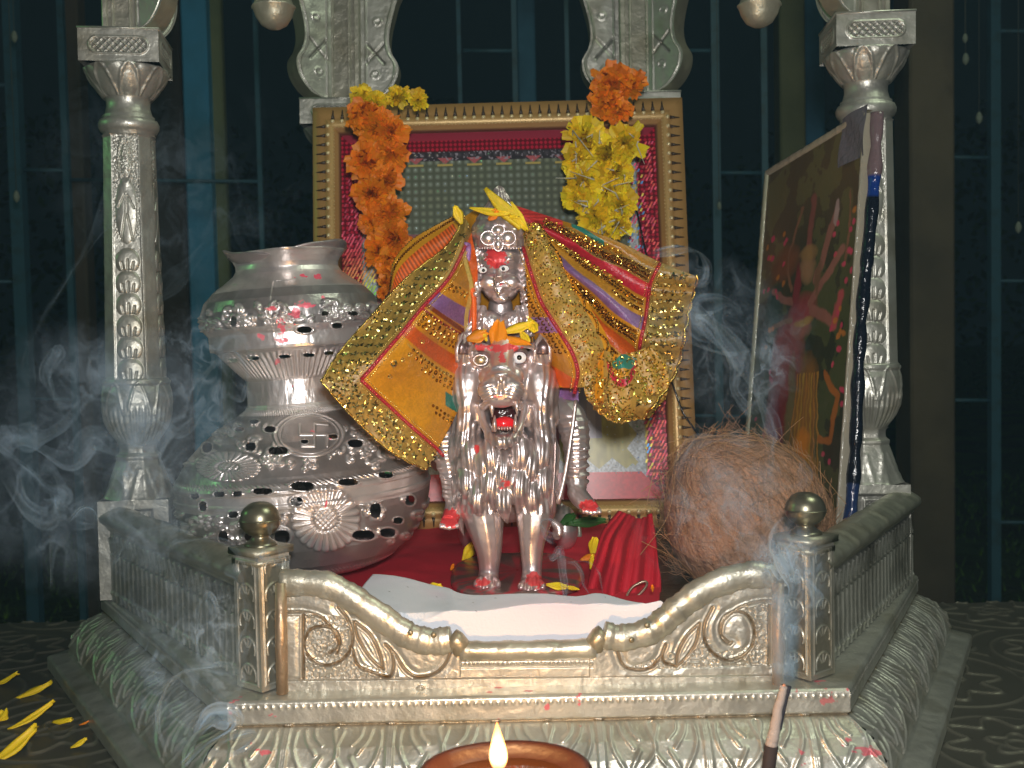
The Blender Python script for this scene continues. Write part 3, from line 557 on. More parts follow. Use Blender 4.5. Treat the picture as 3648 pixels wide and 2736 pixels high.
# ================================================================ openwork silver pot
YP = .165
def pot():
    k = mpp(YP); a0 = P(1086, 1720, YP); a1 = P(1022, 930, YP); ax = a1-a0; H = np.linalg.norm(ax); ax /= H
    base = a0-ax*(300*k)
    def C(L): return [(r*k, (h)*k) for r, h in L]      # radius, height above the base in picture pixels
    prof = C([(1, 2), (150, 2), (240, 6), (285, 22), (340, 62), (392, 125), (425, 185), (442, 240), (446, 270), (450, 276), (450, 288), (444, 292), (444, 318), (449, 322), (449, 334), (440, 345), (425, 375), (390, 425), (335, 478), (262, 528), (196, 566), (184, 580), (183, 586), (178, 592), (174, 640), (174, 676)])
    prof2 = C([(174, 676), (178, 682), (190, 700), (225, 740), (262, 775), (274, 783), (288, 786), (290, 796), (290, 838), (292, 842), (304, 856), (311, 890), (309, 920), (296, 955), (262, 990), (222, 1020), (190, 1045), (180, 1062), (180, 1078), (190, 1098), (203, 1112), (206, 1120), (198, 1120), (182, 1100), (168, 1075), (164, 1050), (210, 1010), (290, 930), (298, 890)])
    rt = thing('openwork_pot', 'large tilted silver openwork pot with a sunflower relief and a crumpled rim', 'pot', base)
    q = np.random.default_rng(11)
    holes = [(1490, 1150, 54, 20), (1715, 1130, 45, 15), (1900, 1095, 32, 14), (1295, 1175, 45, 14), (1170, 1188, 20, 12), (1080, 1190, 24, 12), (1460, 1225, 26, 20), (1370, 975, 44, 18), (1235, 955, 22, 20), (1750, 940, 34, 18), (1390, 1400, 34, 30), (1790, 1392, 52, 22), (1910, 1380, 34, 20), (1850, 1270, 24, 34), (1100, 1400, 20, 26), (1330, 870, 26, 14), (1252, 832, 20, 9), (2020, 1220, 20, 22), (1960, 1320, 20, 14), (1000, 1250, 16, 22), (960, 1200, 16, 12), (1150, 1290, 22, 14), (1640, 905, 20, 10), (1500, 930, 16, 9), (1020, 960, 20, 22), (1900, 940, 22, 16), (1180, 870, 18, 9), (1230, 1400, 22, 20), (1500, 380, 34, 14), (1660, 360, 22, 12), (1740, 300, 20, 9), (1600, 300, 16, 9), (1780, 370, 14, 10), (1150, 340, 12, 24), (1520, 505, 26, 8), (1400, 512, 26, 8), (1250, 520, 22, 9), (1620, 495, 22, 8), (1150, 530, 18, 8), (1700, 480, 18, 8)]
    holes = [(x*.7233, 900+y*.7233, a*.7233, b*.7233) for x, y, a, b in holes]
    curls = []; mem = {}
    for i in range(420):
        x, y = q.uniform(620, 1540), q.choice([q.uniform(1500, 1670), q.uniform(1760, 1940), q.uniform(1070, 1190)]); a = q.uniform(0, 6.28); s_ = q.uniform(22, 48)
        if (x-1160)**2+(y-1850)**2 < 140**2 or (x-1100)**2/130**2+(y-1545)**2/80**2 < 1: continue
        cv = q.choice([-1, 1])*q.uniform(1.5, 3.4); t = np.linspace(0, 1, 7); an = a+cv*t*t*1.4; dx = np.cumsum(np.cos(an))*s_/5; dy = np.cumsum(np.sin(an))*s_/5*.8
        curls.append(np.stack([x+dx-dx.mean(), y+dy-dy.mean()], 1))
    def front(G):      # picture coordinates of the point or of its mirror image on the near side
        d = G-base; ac = d@ax; c = d-ac[..., None]*ax; yy = c[..., 1:2]; c2 = c*np.array([1, 1, 1.]); c2[..., 1] = -np.abs(c2[..., 1]); return to_px(base+ac[..., None]*ax+c2), (yy[..., 0] < 0)
    def hf(A, z, r, G):
        (x, y), near = front(G); h = np.zeros_like(x); zh = z/k
        for cv in curls:
            bb = (np.abs(x-cv[:, 0].mean()) < 70) & (np.abs(y-cv[:, 1].mean()) < 70)
            if bb.any(): h[bb] = np.maximum(h[bb], .0021*np.exp(-(dpoly(x[bb], y[bb], cv)/6.0)**2))
        pl_ = ((zh > 348) & (zh < 560)) | ((zh > 40) & (zh < 262)) | ((zh > 860) & (zh < 985)); h = h*pl_
        for (fx, fy, rx, ry, rc, n) in [(1160, 1850, 128, 122, 42, 24), (815, 1662, 118, 56, 34, 26)]:
            u, v = (x-fx)/rx, (y-fy)/ry; d = np.hypot(u, v); a = np.arctan2(v, u); ins = d < 1.02; cen = rc/rx
            ph = np.abs(np.cos(a*n/2)); pet = .0022*ph**.7*sstep(1.0, .90-.06*(1-ph), d)*sstep(cen, cen+.1, d)*(1-.25*d)
            dots = .0022*(d < cen)*(.6+.4*np.cos(x/3.0)*np.cos(y/3.0))*np.sqrt(np.clip(1.1-(d/cen)**2, 0, 1)); h = np.where(ins, pet+dots, h)
        u, v = (x-1100)/122, (y-1548)/76; d = np.hypot(u, v); md = d < 1.08      # medallion with the auspicious sign
        hm = .0010*np.exp(-((d-1)/.05)**2)+.0007*np.exp(-((d-.88)/.03)**2)
        sg = np.full(x.shape, 1e9); cx, cy = 1120, 1552
        for st in [[(-52, -40), (-52, -4), (46, -4), (46, 36)], [(0, -44), (0, 36), (-46, 36)], [(0, -44), (48, -40)]]: sg = np.minimum(sg, dpoly(x, y, [(cx+a, cy+b) for a, b in st]))
        hm = hm+.0013*np.exp(-(sg/4.5)**2); h = np.where(md, hm, h)
        rope = .0011*(.5+.5*np.cos(A*150+z/k*.5)); h = h+rope*(np.exp(-((zh-566)/8)**2)+np.exp(-((zh-350)/7)**2)+np.exp(-((zh-34)/9)**2))
        a = (A*26/(2*np.pi)) % 1-.5; t_ = (zh-684)/92; rad = ((t_ > 0) & (t_ < 1)); lf = .0016*np.abs(np.cos(A*39))*np.sin(np.clip(t_, 0, 1)*np.pi)**.5; h = h+lf*rad
        h = h+.0007*(fbm(A*9, z*70, 4)-.5)+.0016*(fbm(A*2.5, z*25, 6)-.5)
        ht = np.zeros_like(x)
        for (hx, hy, a_, b_) in holes: dd = np.hypot((x-hx)/(a_*1.3), (y-hy)/(b_*1.3)); ht = np.maximum(ht, .0009*np.exp(-((dd-1)/.2)**2))
        mem['h'] = h+ht; return h+ht
    def mask(A, z, r, G):
        (x, y), near = front(G); m = np.ones(x.shape, bool); wb = .25*(vnoise(x/9, y/9)-.5)
        for (hx, hy, a_, b_) in holes: m &= ((np.abs((x-hx)/a_)**2.6+np.abs((y-hy)/b_)**2.6) > 1+wb)
        return m
    def cf(A, z, r, G):
        (x, y), near = front(G); zh = z/k; c = np.ones(x.shape+(4,)); t_ = .8+.35*fbm(x/60, y/60, 2); hh = mem['h']; dkk = ((zh > 348) & (zh < 560)) | ((zh > 40) & (zh < 262)) | ((zh > 860) & (zh < 985)); c[..., :3] *= (t_*(1-.5*dkk*sstep(.0009, .0001, hh)))[..., None]
        red = np.zeros(x.shape)
        for (cx, cy, sx, sy) in [(1085, 985, 45, 16), (1130, 985, 22, 22), (1085, 1085, 55, 22), (1010, 1165, 50, 40), (965, 1100, 30, 14), (1005, 1215, 40, 20), (1050, 1110, 40, 30), (990, 1290, 16, 20), (1045, 1375, 12, 12), (1108, 1535, 16, 8), (1190, 1560, 20, 8), (1160, 1800, 8, 30), (930, 1200, 26, 20), (1150, 1060, 18, 12)]:
            red = np.maximum(red, np.exp(-((x-cx)/sx)**2-((y-cy)/sy)**2))
        m = (near & (fbm(x/14, y/11, 20, 3)*.9+red*.62 > .92) & (red > .12))[..., None]
        wl = (1-near)*.0
        c = np.where(m, np.array([1.15, .13, .22, .1]), c); stain = np.exp(-((zh-50)/60)**2)*np.clip(np.sin(A)*2, 0, 1)
        c[..., 1] *= 1-.3*stain; c[..., 2] *= 1-.25*stain; return c
    o = MB(); o.lathe(base, prof, 1100, axis=ax, dense=560, hf=hf, mask=mask, cfun=cf); o.obj('lower_body', POTM, rt)
    def hf2(A, z, r, G):
        zh = z/k; e = sstep(1040, 1112, zh)*(z/k > 1040)*((r/k > 158))
        h = hf(A, z, r, G)*(zh < 1010)
        # crumpled rim
        return h+e*k*(14*np.sin(A*2+.6)+9*np.sin(A*5+1)+5*np.sin(A*9))
    o = MB(); o.lathe(base, prof2, 760, axis=ax, dense=420, hf=hf2, mask=lambda A, z, r, G: mask(A, z, r, G) | (z/k > 1030), cfun=cf); o.obj('upper_body', POTM, rt)
    # beaten folded lip
    a = np.linspace(0, 2*np.pi, 160, endpoint=False); top = base+ax*1112*k; e1 = np.cross(ax, (0, 1, 0)); e1 /= np.linalg.norm(e1); e2 = np.cross(ax, e1)
    def ring(rr, hh): return top+(e1*np.cos(a)[:, None]+e2*np.sin(a)[:, None])*np.array(rr)[:, None]*k+ax*np.array(hh)[:, None]*k
    wv = 13*np.sin(a*2+2.2)+6*np.sin(a*3)+3*np.sin(a*7); G = np.stack([ring(178+2*wv*.2, wv*.3-26), ring(196+wv*.5, -8+wv*.6), ring(208+wv*.5, 8+wv), ring(213+wv*.4, 14+wv*1.1), ring(205+wv*.3, 17+wv*1.1), ring(190+0*a, 9+wv), ring(168+0*a, -6+wv*.5)])
    MB().grid(G, col=(.62, .58, .60, 1), wrap=True).obj('rim', POTM, rt)
pot()
# ================================================================ framed picture
def framed():
    Yt, Yb = .405, .345
    TL, TR, BR_, BL_ = P(1113, 386, Yt), P(2430, 349, Yt), P(2492, 1882, Yb), P(1122, 1900, Yb)
    W_, H_ = 1340., 1510.
    def Q(a, b, n=0):      # a: 0..W_, b: 0..H_ (down), n: height of the relief in metres towards the viewer
        a = np.asarray(a, float); b = np.asarray(b, float); a, b = np.broadcast_arrays(a, b); u, v = (a/W_)[..., None], (b/H_)[..., None]
        p = (TL*(1-u)+TR*u)*(1-v)+(BL_*(1-u)+BR_*u)*v; return p+NR*np.asarray(n)[..., None] if np.ndim(n) else p+NR*n
    NR = np.cross(TR-TL, BL_-TL); NR /= np.linalg.norm(NR); NR = NR if NR[1] < 0 else -NR
    rt = thing('framed_picture', 'gold framed foil picture draped with orange and yellow flower garlands', 'framed picture', (BL_+BR_)/2)
    FRM = mat('gold_frame', rough=.38, attr=True, maskmetal=True, metal=.35, bump=(200, .15, .001))
    prof = [(0, -.014), (0, .0), (3, .0035), (40, .0045), (48, .0045), (52, .0052), (70, .0068), (76, .0055), (84, .0050), (92, .0022), (100, .0018), (104, -.002)]
    tan = (.46, .26, .085); o = MB()
    for side in range(4):
        rows = []
        for (d, h) in prof:
            c = [(d, d), (W_-d, d), (W_-d, H_-d), (d, H_-d)]; s0, s1 = c[side], c[(side+1) % 4]; t = np.linspace(0, 1, 90); rows.append(Q(s0[0]+(s1[0]-s0[0])*t, s0[1]+(s1[1]-s0[1])*t, h))
        cc = [tan]*6+[(.55, .36, .13)]*2+[(.42, .22, .07)]*2+[(.16, .05, .03)]*2; o.grid(np.array(rows), col=np.repeat(np.array([[*c, .6] for c in cc])[:, None], 90, 1))
    # beads round the frame, and dark wedges painting its shadowed notches
    def along(d, step):
        out = []
        for (x0, y0, x1, y1, nx, ny) in [(d, d, W_-d, d, 0, -1), (W_-d, d, W_-d, H_-d, 1, 0), (W_-d, H_-d, d, H_-d, 0, 1), (d, H_-d, d, d, -1, 0)]:
            L_ = math.hypot(x1-x0, y1-y0); n = int(L_/step)
            for i in range(n): t = (i+.5)/n; out.append((x0+(x1-x0)*t, y0+(y1-y0)*t, nx, ny))
        return out
    for (x, y, nx, ny) in along(60, 33):
        p = Q(x, y, .0068); o.ell(p, .0019, 8, 5, col=(.9, .75, .42, 1))
        a_ = Q(x+nx*10, y+ny*10, .0052); b_ = Q(x+nx*44, y+ny*44, .0040); o.tube([a_, a_*.5+b_*.5, b_], [.0019, .0010, .0005], 6, col=(.05, .03, .015, .1))
    for (x, y, nx, ny) in along(80, 13): o.ell(Q(x, y, .0052), .0008, 5, 3, col=(.6, .42, .18, 1))
    o.obj('frame', FRM, rt)
    # foil picture behind the frame
    nu, nv = 640, 700; a = np.linspace(100, W_-100, nu)[None]; b = np.linspace(100, H_-100, nv)[:, None]; A = a+0*b; B = b+0*a
    d = np.minimum(np.minimum(A-100, W_-100-A), np.minimum(B-100, H_-100-B)); c = np.zeros(A.shape+(3,))
    lat = (.5+.5*np.cos(A/4.2))*(.5+.5*np.cos(B/4.2)); c[:] = np.array([.17, .19, .13]); c *= (.65+.9*lat)[..., None]; c += np.array([.02, .03, .06])*(vnoise(A/60, B/120) > .5)[..., None]*lat[..., None]
    # inner pictures partly hidden by the idol
    def rect(x0, y0, x1, y1): return (A > x0) & (A < x1) & (B > y0) & (B < y1)
    m = rect(210, 470, 1000, 1330); pr = .5+.5*fbm(A/50, B/60, 3); c = np.where(m[..., None], np.array([.42, .17, .19])*pr[..., None], c)
    m = rect(860, 980, 1020, 1300); st = (np.sin(A/9) > 0)*.5+.5; c = np.where(m[..., None], np.array([.33, .30, .36])*(.5+.5*st)[..., None], c)
    m = rect(1010, 1000, 1240, 1330) | rect(860, 1200, 1240, 1330); c = np.where(m[..., None], np.array([.36, .33, .11])*(.75+.5*vnoise(A/12, B/30))[..., None], c)
    # silver zigzag border
    per = 95; zg = np.abs(((A+B*0) % per)/per-.5)*2; zgv = np.abs((B % per)/per-.5)*2
    sil = np.array([.45, .5, .55])*(.5+.9*vnoise(A/5, B/5))[..., None]
    hh = np.where((A-100 < W_/2-100) & (d == A-100), zgv, np.where(d == W_-100-A, zgv, zg)); m = (d > 78) & (d < 105+38*hh*(1-.0)); top_ = (d == B-100)
    c = np.where((m & ~top_)[..., None], sil, c)
    m = top_ & (d > 70) & (d < 105); c = np.where(m[..., None], np.array([.06, .05, .06])*(.6+lat)[..., None], c); m = top_ & (d > 95) & (d < 95+22*(1-np.abs(((A % 106)/106-.5)*2)*1.9)); c = np.where(m[..., None], np.array([.5, .12, .13]), c)
    m = top_ & (d > 118) & (d < 124) & ((A % 106) > 25) & ((A % 106) < 80); c = np.where(m[..., None], np.array([.55, .42, .12]), c)
    m = top_ & (d < 104) & (d > 52); c = np.where((m & (vnoise(A/6, B/6) > .75))[..., None], np.array([.35, .3, .35]), c)
    # red foil band with prism flecks
    red = np.array([.42, .010, .035]); m = d < 72; tex = ((np.sin((A+B)/5.2)*np.sin((A-B)/5.2)) > .15); fc = np.where(tex[..., None], red*1.3, red*.35)
    c = np.where(m[..., None], fc, c); m = (top_ & (d < 30)); c = np.where(m[..., None], red*.7+np.array([.05, .02, .03]), c)
    bot = (d == H_-100-B); c = np.where((bot & (d < 95))[..., None], np.array([.62, .05, .06])*(.8+.3*vnoise(A/8, B/8))[..., None], c)
    o = MB().grid(Q(A, B, -.001), col=np.clip(c, 0, 1)); o.obj('picture', mat('foil_print', rough=.28, attr=True, metal=.0, coat=.4, spec=.7), rt)
    # holographic foil cells, rainbow reflections put into their colour (left lower, right side)
    q = np.random.default_rng(5); PF = mat('painted_rainbow', rough=.3, attr=True, metal=.2, coat=.5)
    def hue(h):
        import colorsys; return colorsys.hsv_to_rgb(h % 1, .85, 1)
    for (x0, x1, y0, y1) in [(105, 225, 260, 870), (1130, 1238, 160, 800), (1165, 1238, 950, 1340)]:
        yy = y0; o = MB()
        while yy < y1:
            xx_ = x0+(int(yy/11) % 2)*6
            while xx_ < x1:
                tt_ = (yy-y0)/(y1-y0); lf = x0 < 500
                if lf: keep = q.random() < .25+.7*sstep(.15, .6, tt_); hh_ = (.98+.0*tt_ if xx_ < 165 else .97 if q.random() < .7 else .6) if tt_ < .3 else (-.02+.12*sstep(.35, .75, tt_)+.30*sstep(.6, 1.0, tt_)*((xx_-x0)/90)+(.25 if xx_ > 185 else 0)*sstep(.5, .8, tt_))
                else: keep = q.random() < .5; hh_ = .97+.05*q.random() if xx_ > 1185 else q.choice([.97, .6, .13, .97])
                if keep:
                    p = Q(xx_+q.uniform(-1, 1), yy+q.uniform(-1, 1), .0002); col = np.array(hue(hh_))*q.uniform(.6, 1.3); s_ = .00085
                    t3 = (TR-TL)/np.linalg.norm(TR-TL); t4 = (TL-BL_)/np.linalg.norm(TL-BL_); u_ = t3*s_; v_ = t4*s_*1.7+t3*s_*.8
                    o.add([p-u_-v_, p+u_-v_, p+u_+v_, p-u_+v_], [(0, 1, 2, 3)], col=(*col, 1))
                xx_ += 12
            yy += 11
        o.obj('painted_rainbow', PF, rt, smooth=False)
    o = MB(); t3 = (TR-TL)/np.linalg.norm(TR-TL); t4 = (TL-BL_)/np.linalg.norm(TL-BL_)  # bright dots put the foil's sparkling reflections into colour
    for i in range(420):
        lf = i % 3; x_, y_ = (q.uniform(230, 1120), q.uniform(170, 460)) if lf else (q.uniform(1010, 1240), q.uniform(1000, 1330)); p = Q(round(x_/26.4)*26.4, round(y_/26.4)*26.4, .0003); s_ = q.uniform(.0004, .0009); cc = [(.9, 1, 1), (.4, .6, 1), (.35, .9, .5), (1, .95, .7), (.75, .85, 1)][q.integers(5)]
        n_ = q.normal(size=3)*.15; o.add([p-t3*s_, p-t4*s_, p+t3*s_, p+t4*s_, p+NR*.0004+n_*.0004], [(0, 1, 4), (1, 2, 4), (2, 3, 4), (3, 0, 4)], col=(*cc, 1))
    o.obj('painted_sparkles', mat('painted_sparkles', rough=.25, attr=True, metal=.5), rt, smooth=False)
    # thin dark cord crossing the right side, and the back board
    MB().tube([Q(1080, 140, .003), Q(1160, 420, .006), Q(1210, 700, .006), Q(1222, 900, .006), Q(1290, 1120, .012), Q(1370, 1240, .012)], .0009, 6, col=(.01, .01, .015)).obj('cord', GLOSSK, rt)
    g_ = [Q(8, 8, -.012), Q(W_-8, 8, -.012), Q(W_-8, H_-8, -.012), Q(8, H_-8, -.012)]; MB().add(g_, [(0, 1, 2, 3)], col=(.12, .07, .04)).obj('back_board', MATTE, rt)
    return Q
FQ = framed()
# ---------------------------------------------------------------- petals & flowers
def petal_into(o, c, d, up, L_, w_, col, curl=.35, nx=5, ny=6, ruff=.12, q=np.random.default_rng(1), pointed=.0):
    d = np.array(d, float); d /= np.linalg.norm(d); s_ = np.cross(d, up); s_ /= np.linalg.norm(s_)+1e-9; n_ = np.cross(s_, d)
    u = np.linspace(-1, 1, nx)[None]; v = np.linspace(0, 1, ny)[:, None]
    wd = w_*(.22+.78*np.sin(np.clip(v*1.15, 0, 1.25)*np.pi*.5)**1.2)*(1-pointed*sstep(.5, 1, v)); ph = q.uniform(0, 6.28)
    X = u*wd/2; Lz = v*L_*(1-.10*u**2)+(v == 1)*L_*.06*np.cos(u*9+ph); Nz = curl*L_*v**2+ruff*w_*np.sin(u*5+ph)*v-.18*w_*(u**2)*v
    G = np.array(c)+X[..., None]*s_+Lz[..., None]*d+Nz[..., None]*n_
    cc = np.array(col)*(np.clip(.80+.25*v+.08*q.uniform(-1, 1), 0, 1.2)[..., None]+0*u[..., None]); o.grid(G, col=cc); return o
def blossom(o, c, r_, col, up=(0, -1, .1), n=46, q=None, jit=.12):
    up = np.array(up, float); up /= np.linalg.norm(up); e = np.cross(up, (0, 0, 1)); e /= np.linalg.norm(e); f = np.cross(up, e)
    for i in range(n):
        t = i/n; a = i*2.39996+q.uniform(-.2, .2); el = 1.15*(1-t)**.8-.08+q.uniform(-.25, .25); dr = (e*math.cos(a)+f*math.sin(a))*math.cos(el)+up*math.sin(el)
        cl = np.array(col)*q.uniform(.75, 1.15); cl[1] *= q.uniform(.85, 1.15)
        petal_into(o, np.array(c)+up*r_*.15, dr+q.normal(size=3)*jit, up, r_*(.66+.5*t)*q.uniform(.7, 1.2), r_*q.uniform(.5, .85), cl, curl=-.12+.3*q.random(), ruff=.28, q=q)
ORG, YEL = (.84, .235, .003), (.86, .60, .01)
def garland(name, label, pts, col, group=None, Yg=.318, calyx=0):
    q = np.random.default_rng(len(pts)*7+int(pts[0][0])); c0 = P(pts[0][0], pts[0][1], Yg); rt = thing(name, label, 'garland', c0, group)
    Wp = [P(x, y, Yg+(q.uniform(-.004, .004))) for x, y, r_ in pts]; th = spl(np.array([w_+(0, .012, 0) for w_ in Wp]), 6); MB().tube(th, .0007, 5, col=(.5, .48, .4)).obj('thread', MATTE, rt)
    for w_, (x, y, r_) in zip(Wp, pts):
        o = MB(); blossom(o, w_, r_*mpp(Yg), col, up=(q.uniform(-.5, .5), -1, q.uniform(-.4, .4)), n=62 if r_ > 50 else 34, q=q, jit=.34)
        for i in range(calyx): 
            a = q.uniform(0, 6.28); p = w_+np.array([math.cos(a), 0, math.sin(a)])*r_*mpp(Yg)*q.uniform(.2, .7)+(0, -.012, 0); o.tube([p, p+q.normal(size=3)*.004, p+q.normal(size=3)*.009], [.0008, .0006, .0002], 5, col=(.62, .58, .45))
        o.obj('flower', PETAL, rt)
garland('flower_garland', 'orange marigold garland hanging down the left side of the framed picture',
        [(1305, 415, 62), (1390, 470, 62), (1290, 430, 50), (1345, 455, 66), (1390, 545, 62), (1305, 580, 70), (1380, 640, 60), (1320, 690, 66), (1390, 760, 60), (1335, 790, 52), (1400, 850, 66), (1350, 890, 60), (1410, 920, 50), (1385, 965, 40), (1375, 1010, 30), (1365, 1045, 22)], ORG)
garland('flower_garland', 'yellow marigold garland hanging on the right side of the framed picture',
        [(2075, 495, 66), (2230, 510, 70), (2150, 560, 72), (2060, 570, 58), (2190, 610, 62), (2080, 650, 66), (2170, 690, 74), (2060, 710, 58), (2210, 730, 56), (2120, 770, 70), (2200, 800, 52), (2160, 830, 40)], YEL, calyx=3)
def flower(label, parts_, name='flower', group=None, Yg=.34):
    q = np.random.default_rng(int(parts_[0][0])); c0 = P(parts_[0][0], parts_[0][1], Yg); o = MB()
    for x, y, r_, col in parts_: blossom(o, P(x, y, Yg), r_*mpp(Yg), col, up=(q.uniform(-.3, .3), -1, .3), n=40, q=q, jit=.2)
    o.tube([c0+(0, .004, 0), c0+(.003, .010, -.006)], [.002, .001], 6, col=(.08, .15, .03)); return o.obj(name, PETAL, label=label, cat='flower', group=group)
flower('orange marigold perched on the upper right edge of the gold picture frame', [(2180, 300, 70, ORG), (2240, 310, 60, ORG), (2160, 370, 64, ORG), (2200, 400, 55, ORG)])
flower('yellow flower lying on the left of the picture frame top edge', [(1290, 350, 44, YEL), (1340, 368, 40, YEL)])
flower('yellow flower on the frame top between the left flower and the plain edge', [(1420, 350, 44, YEL), (1490, 362, 40, YEL)])
# ================================================================ leaning poster
def poster():
    NT, NB, FB, FT = P(3092, 404, .215), P(2988, 1900, .19), P(2650, 1800, .37), P(2738, 618, .385)
    n_ = np.cross(NB-NT, FT-NT); n_ /= np.linalg.norm(n_); n_ = n_ if n_[0] < 0 else -n_
    rt = thing('leaning_poster', 'framed devotional poster leaning against the right silver pillar, seen at a steep angle', 'poster', (NB+FB)/2)
    u = np.linspace(0, 1, 300)[None]; v = np.linspace(0, 1, 620)[:, None]; U = u+0*v; V = v+0*u      # u far->near, v top->bottom
    G = (FT*(1-U[..., None])+NT*U[..., None])*(1-V[..., None])+(FB*(1-U[..., None])+NB*U[..., None])*V[..., None]
    c = np.zeros(U.shape+(3,)); nz = fbm(U*9, V*16, 2); c[:] = np.array([.035, .045, .02]); c += np.array([.05, .06, .015])*(nz > .5)[..., None]; c += np.array([.10, .045, .02])*np.exp(-((V-.08)/.18)**2)[..., None]
    c = c*.8+np.array([.12, .05, .02])*np.exp(-((U-.15)/.2)**2-((V-.3)/.12)**2)[..., None]
    Ub, Vb = U, V; U = U+.05*(fbm(U*7, V*12, 31)-.5)+.03*(fbm(U*30, V*40, 3)-.5); V = V+.03*(fbm(U*6, V*9, 13)-.5)
    def blob(x, y, rx, ry, col, k=1.0, rot=0): 
        nonlocal c
        dx, dy = U-x, V-y; a = math.cos(rot)*dx+math.sin(rot)*dy; b_ = -math.sin(rot)*dx+math.cos(rot)*dy; d = (a/rx)**2+(b_/ry)**2; m = np.clip(1.25-d, 0, 1)[..., None]**.6*k; c = c*(1-m)+np.array(col)*(.8+.35*fbm(U*30, V*40, 7)[..., None])*m
    def limb(pts, w_, col):
        nonlocal c
        d = dpoly(U, V*2, [(x, y*2) for x, y in pts]); m = .92*sstep(w_*1.1, w_*.55, d)[..., None]; c = c*(1-m)+np.array(col)*(.85+.3*fbm(U*20, V*30, 3))[..., None]*m
    sk = (.34, .135, .10)
    blob(.52, .93, .35, .06, (.07, .11, .03)); blob(.30, .30, .16, .05, (.22, .08, .03)); blob(.22, .42, .10, .07, (.03, .06, .035))
    blob(.62, .74, .13, .17, (.34, .15, .03)); blob(.36, .66, .15, .20, (.27, .04, .035)); blob(.40, .56, .17, .10, (.32, .055, .045)); blob(.30, .80, .10, .14, (.24, .03, .05)); blob(.62, .86, .16, .05, (.52, .24, .02)); blob(.47, .72, .05, .15, (.20, .15, .06))
    for i in range(8): limb([(.53+.028*i, .62), (.48+.045*i, .88)], .008, (.50, .20+.04*(i % 3), .03))
    blob(.62, .80, .07, .04, (.75, .25, .02))
    blob(.53, .445, .13, .05, (.32, .05, .05)); blob(.52, .49, .10, .03, sk); blob(.55, .475, .09, .012, (.40, .26, .07))
    for pts, w_, cc_ in [([(.64, .37), (.70, .30), (.79, .21)], .030, sk), ([(.60, .43), (.74, .37), (.87, .31)], .032, sk), ([(.62, .45), (.74, .475), (.84, .50)], .036, sk), ([(.84, .50), (.88, .43)], .034, (.50, .08, .09)), ([(.42, .41), (.28, .39), (.18, .37)], .024, sk), ([(.42, .46), (.32, .46), (.20, .48)], .020, (.25, .14, .08)), ([(.40, .38), (.34, .34), (.34, .28), (.45, .16)], .014, (.26, .12, .06)), ([(.90, .34), (.93, .24), (.91, .17)], .010, (.26, .12, .06)), ([(.55, .30), (.56, .23), (.57, .15)], .034, (.26, .08, .06)), ([(.79, .23), (.80, .185)], .026, (.45, .32, .30))]: limb(pts, w_, cc_)
    blob(.55, .335, .075, .040, (.36, .20, .10)); blob(.55, .295, .085, .022, (.34, .20, .07)); blob(.46, .39, .035, .07, (.25, .03, .035)); blob(.66, .37, .025, .05, (.20, .1, .05))
    q = np.random.default_rng(2)
    for i in range(60):
        x, y = q.choice([q.uniform(.05, .3), q.uniform(.78, .97)]), q.uniform(.2, .85); blob(x, y, .018, .008, (.62, .06, .12) if q.random() < .6 else (.55, .2, .03))
    limb([(.8, .62), (.92, .68), (.88, .78), (.78, .78)], .022, (.45, .14, .02))
    o = MB().grid(G+n_*.0015, col=np.clip(c*.95, 0, 1)); o.obj('print', mat('old_print', rough=.42, attr=True, bump=(60, .3, .002), coat=.15), rt)
    b = [NT, NB, FB, FT]; k = MB(); k.add([*b, *[p-n_*.010 for p in b]], [(4, 5, 6, 7), (0, 1, 5, 4), (1, 2, 6, 5), (2, 3, 7, 6), (3, 0, 4, 7)], col=(.16, .12, .09)); k.obj('board', MATTE, rt, smooth=False)
    def strip(a_, b_, w_, col, nm, M_=GLOSSK, th=.002):
        e = (b_-a_); L_ = np.linalg.norm(e); e /= L_; s_ = np.cross(e, n_); z = np.linspace(0, 1, 60)[:, None]; o = MB(); pts = []
        for (x, h) in [(-1, -.004), (-1, th), (-.6, th+.001), (.6, th+.001), (1, th), (1, -.004)]: pts.append(a_+e*L_*z+s_*w_/2*x*(1+.12*(vnoise(z*40, 0*z+x)-.5))+n_*(h+.0006*vnoise(z*55, 0*z+x*3)))
        G = np.stack(pts, 1); o.grid(G, col=col); return o.obj(nm, M_, rt)
    strip(FT, NT, .006, (.42, .36, .26), 'frame_strip'); strip(FT, FB, .007, (.42, .43, .30), 'frame_strip'); strip(NT, NB, .0030, (.30, .27, .21), 'frame_strip')
    # black tape down the near edge, with blue ends
    e = NB-NT; o = MB(); Z = np.linspace(.0, .985, 140); pth = np.array([NT+e*t+np.array([.0062+.0012*math.sin(t*9), -.002, 0]) for t in Z])
    cl = np.array([(.006, .008, .016)]*140); cl[(Z > .155) & (Z < .20)] = (.008, .035, .20); cl[Z > .88] = (.015, .03, .09); cl[Z < .155] = (.16, .11, .12)
    w_ = .0050*(1+.25*np.sin(Z*60)*vnoise(Z*30, Z*0)); o.tube(pth, w_, 10, col=np.hstack([cl, np.ones((140, 1))]), flat=.8); o.obj('edge_tape', GLOSSK, rt)
    o = MB(); a_ = NT+e*.01-n_*.0; v_ = e/np.linalg.norm(e); u_ = (FT-NT)/np.linalg.norm(FT-NT); g_ = np.array([[a_+u_*s_*.034+v_*t_*.030+n_*(.0035+.001*math.sin(s_*5+t_*4)) for s_ in np.linspace(-.1, 1, 8)] for t_ in np.linspace(-.3, 1, 8)]); o.grid(g_, col=(.16, .15, .17)); o.obj('sticker', GLOSSK, rt)
poster()
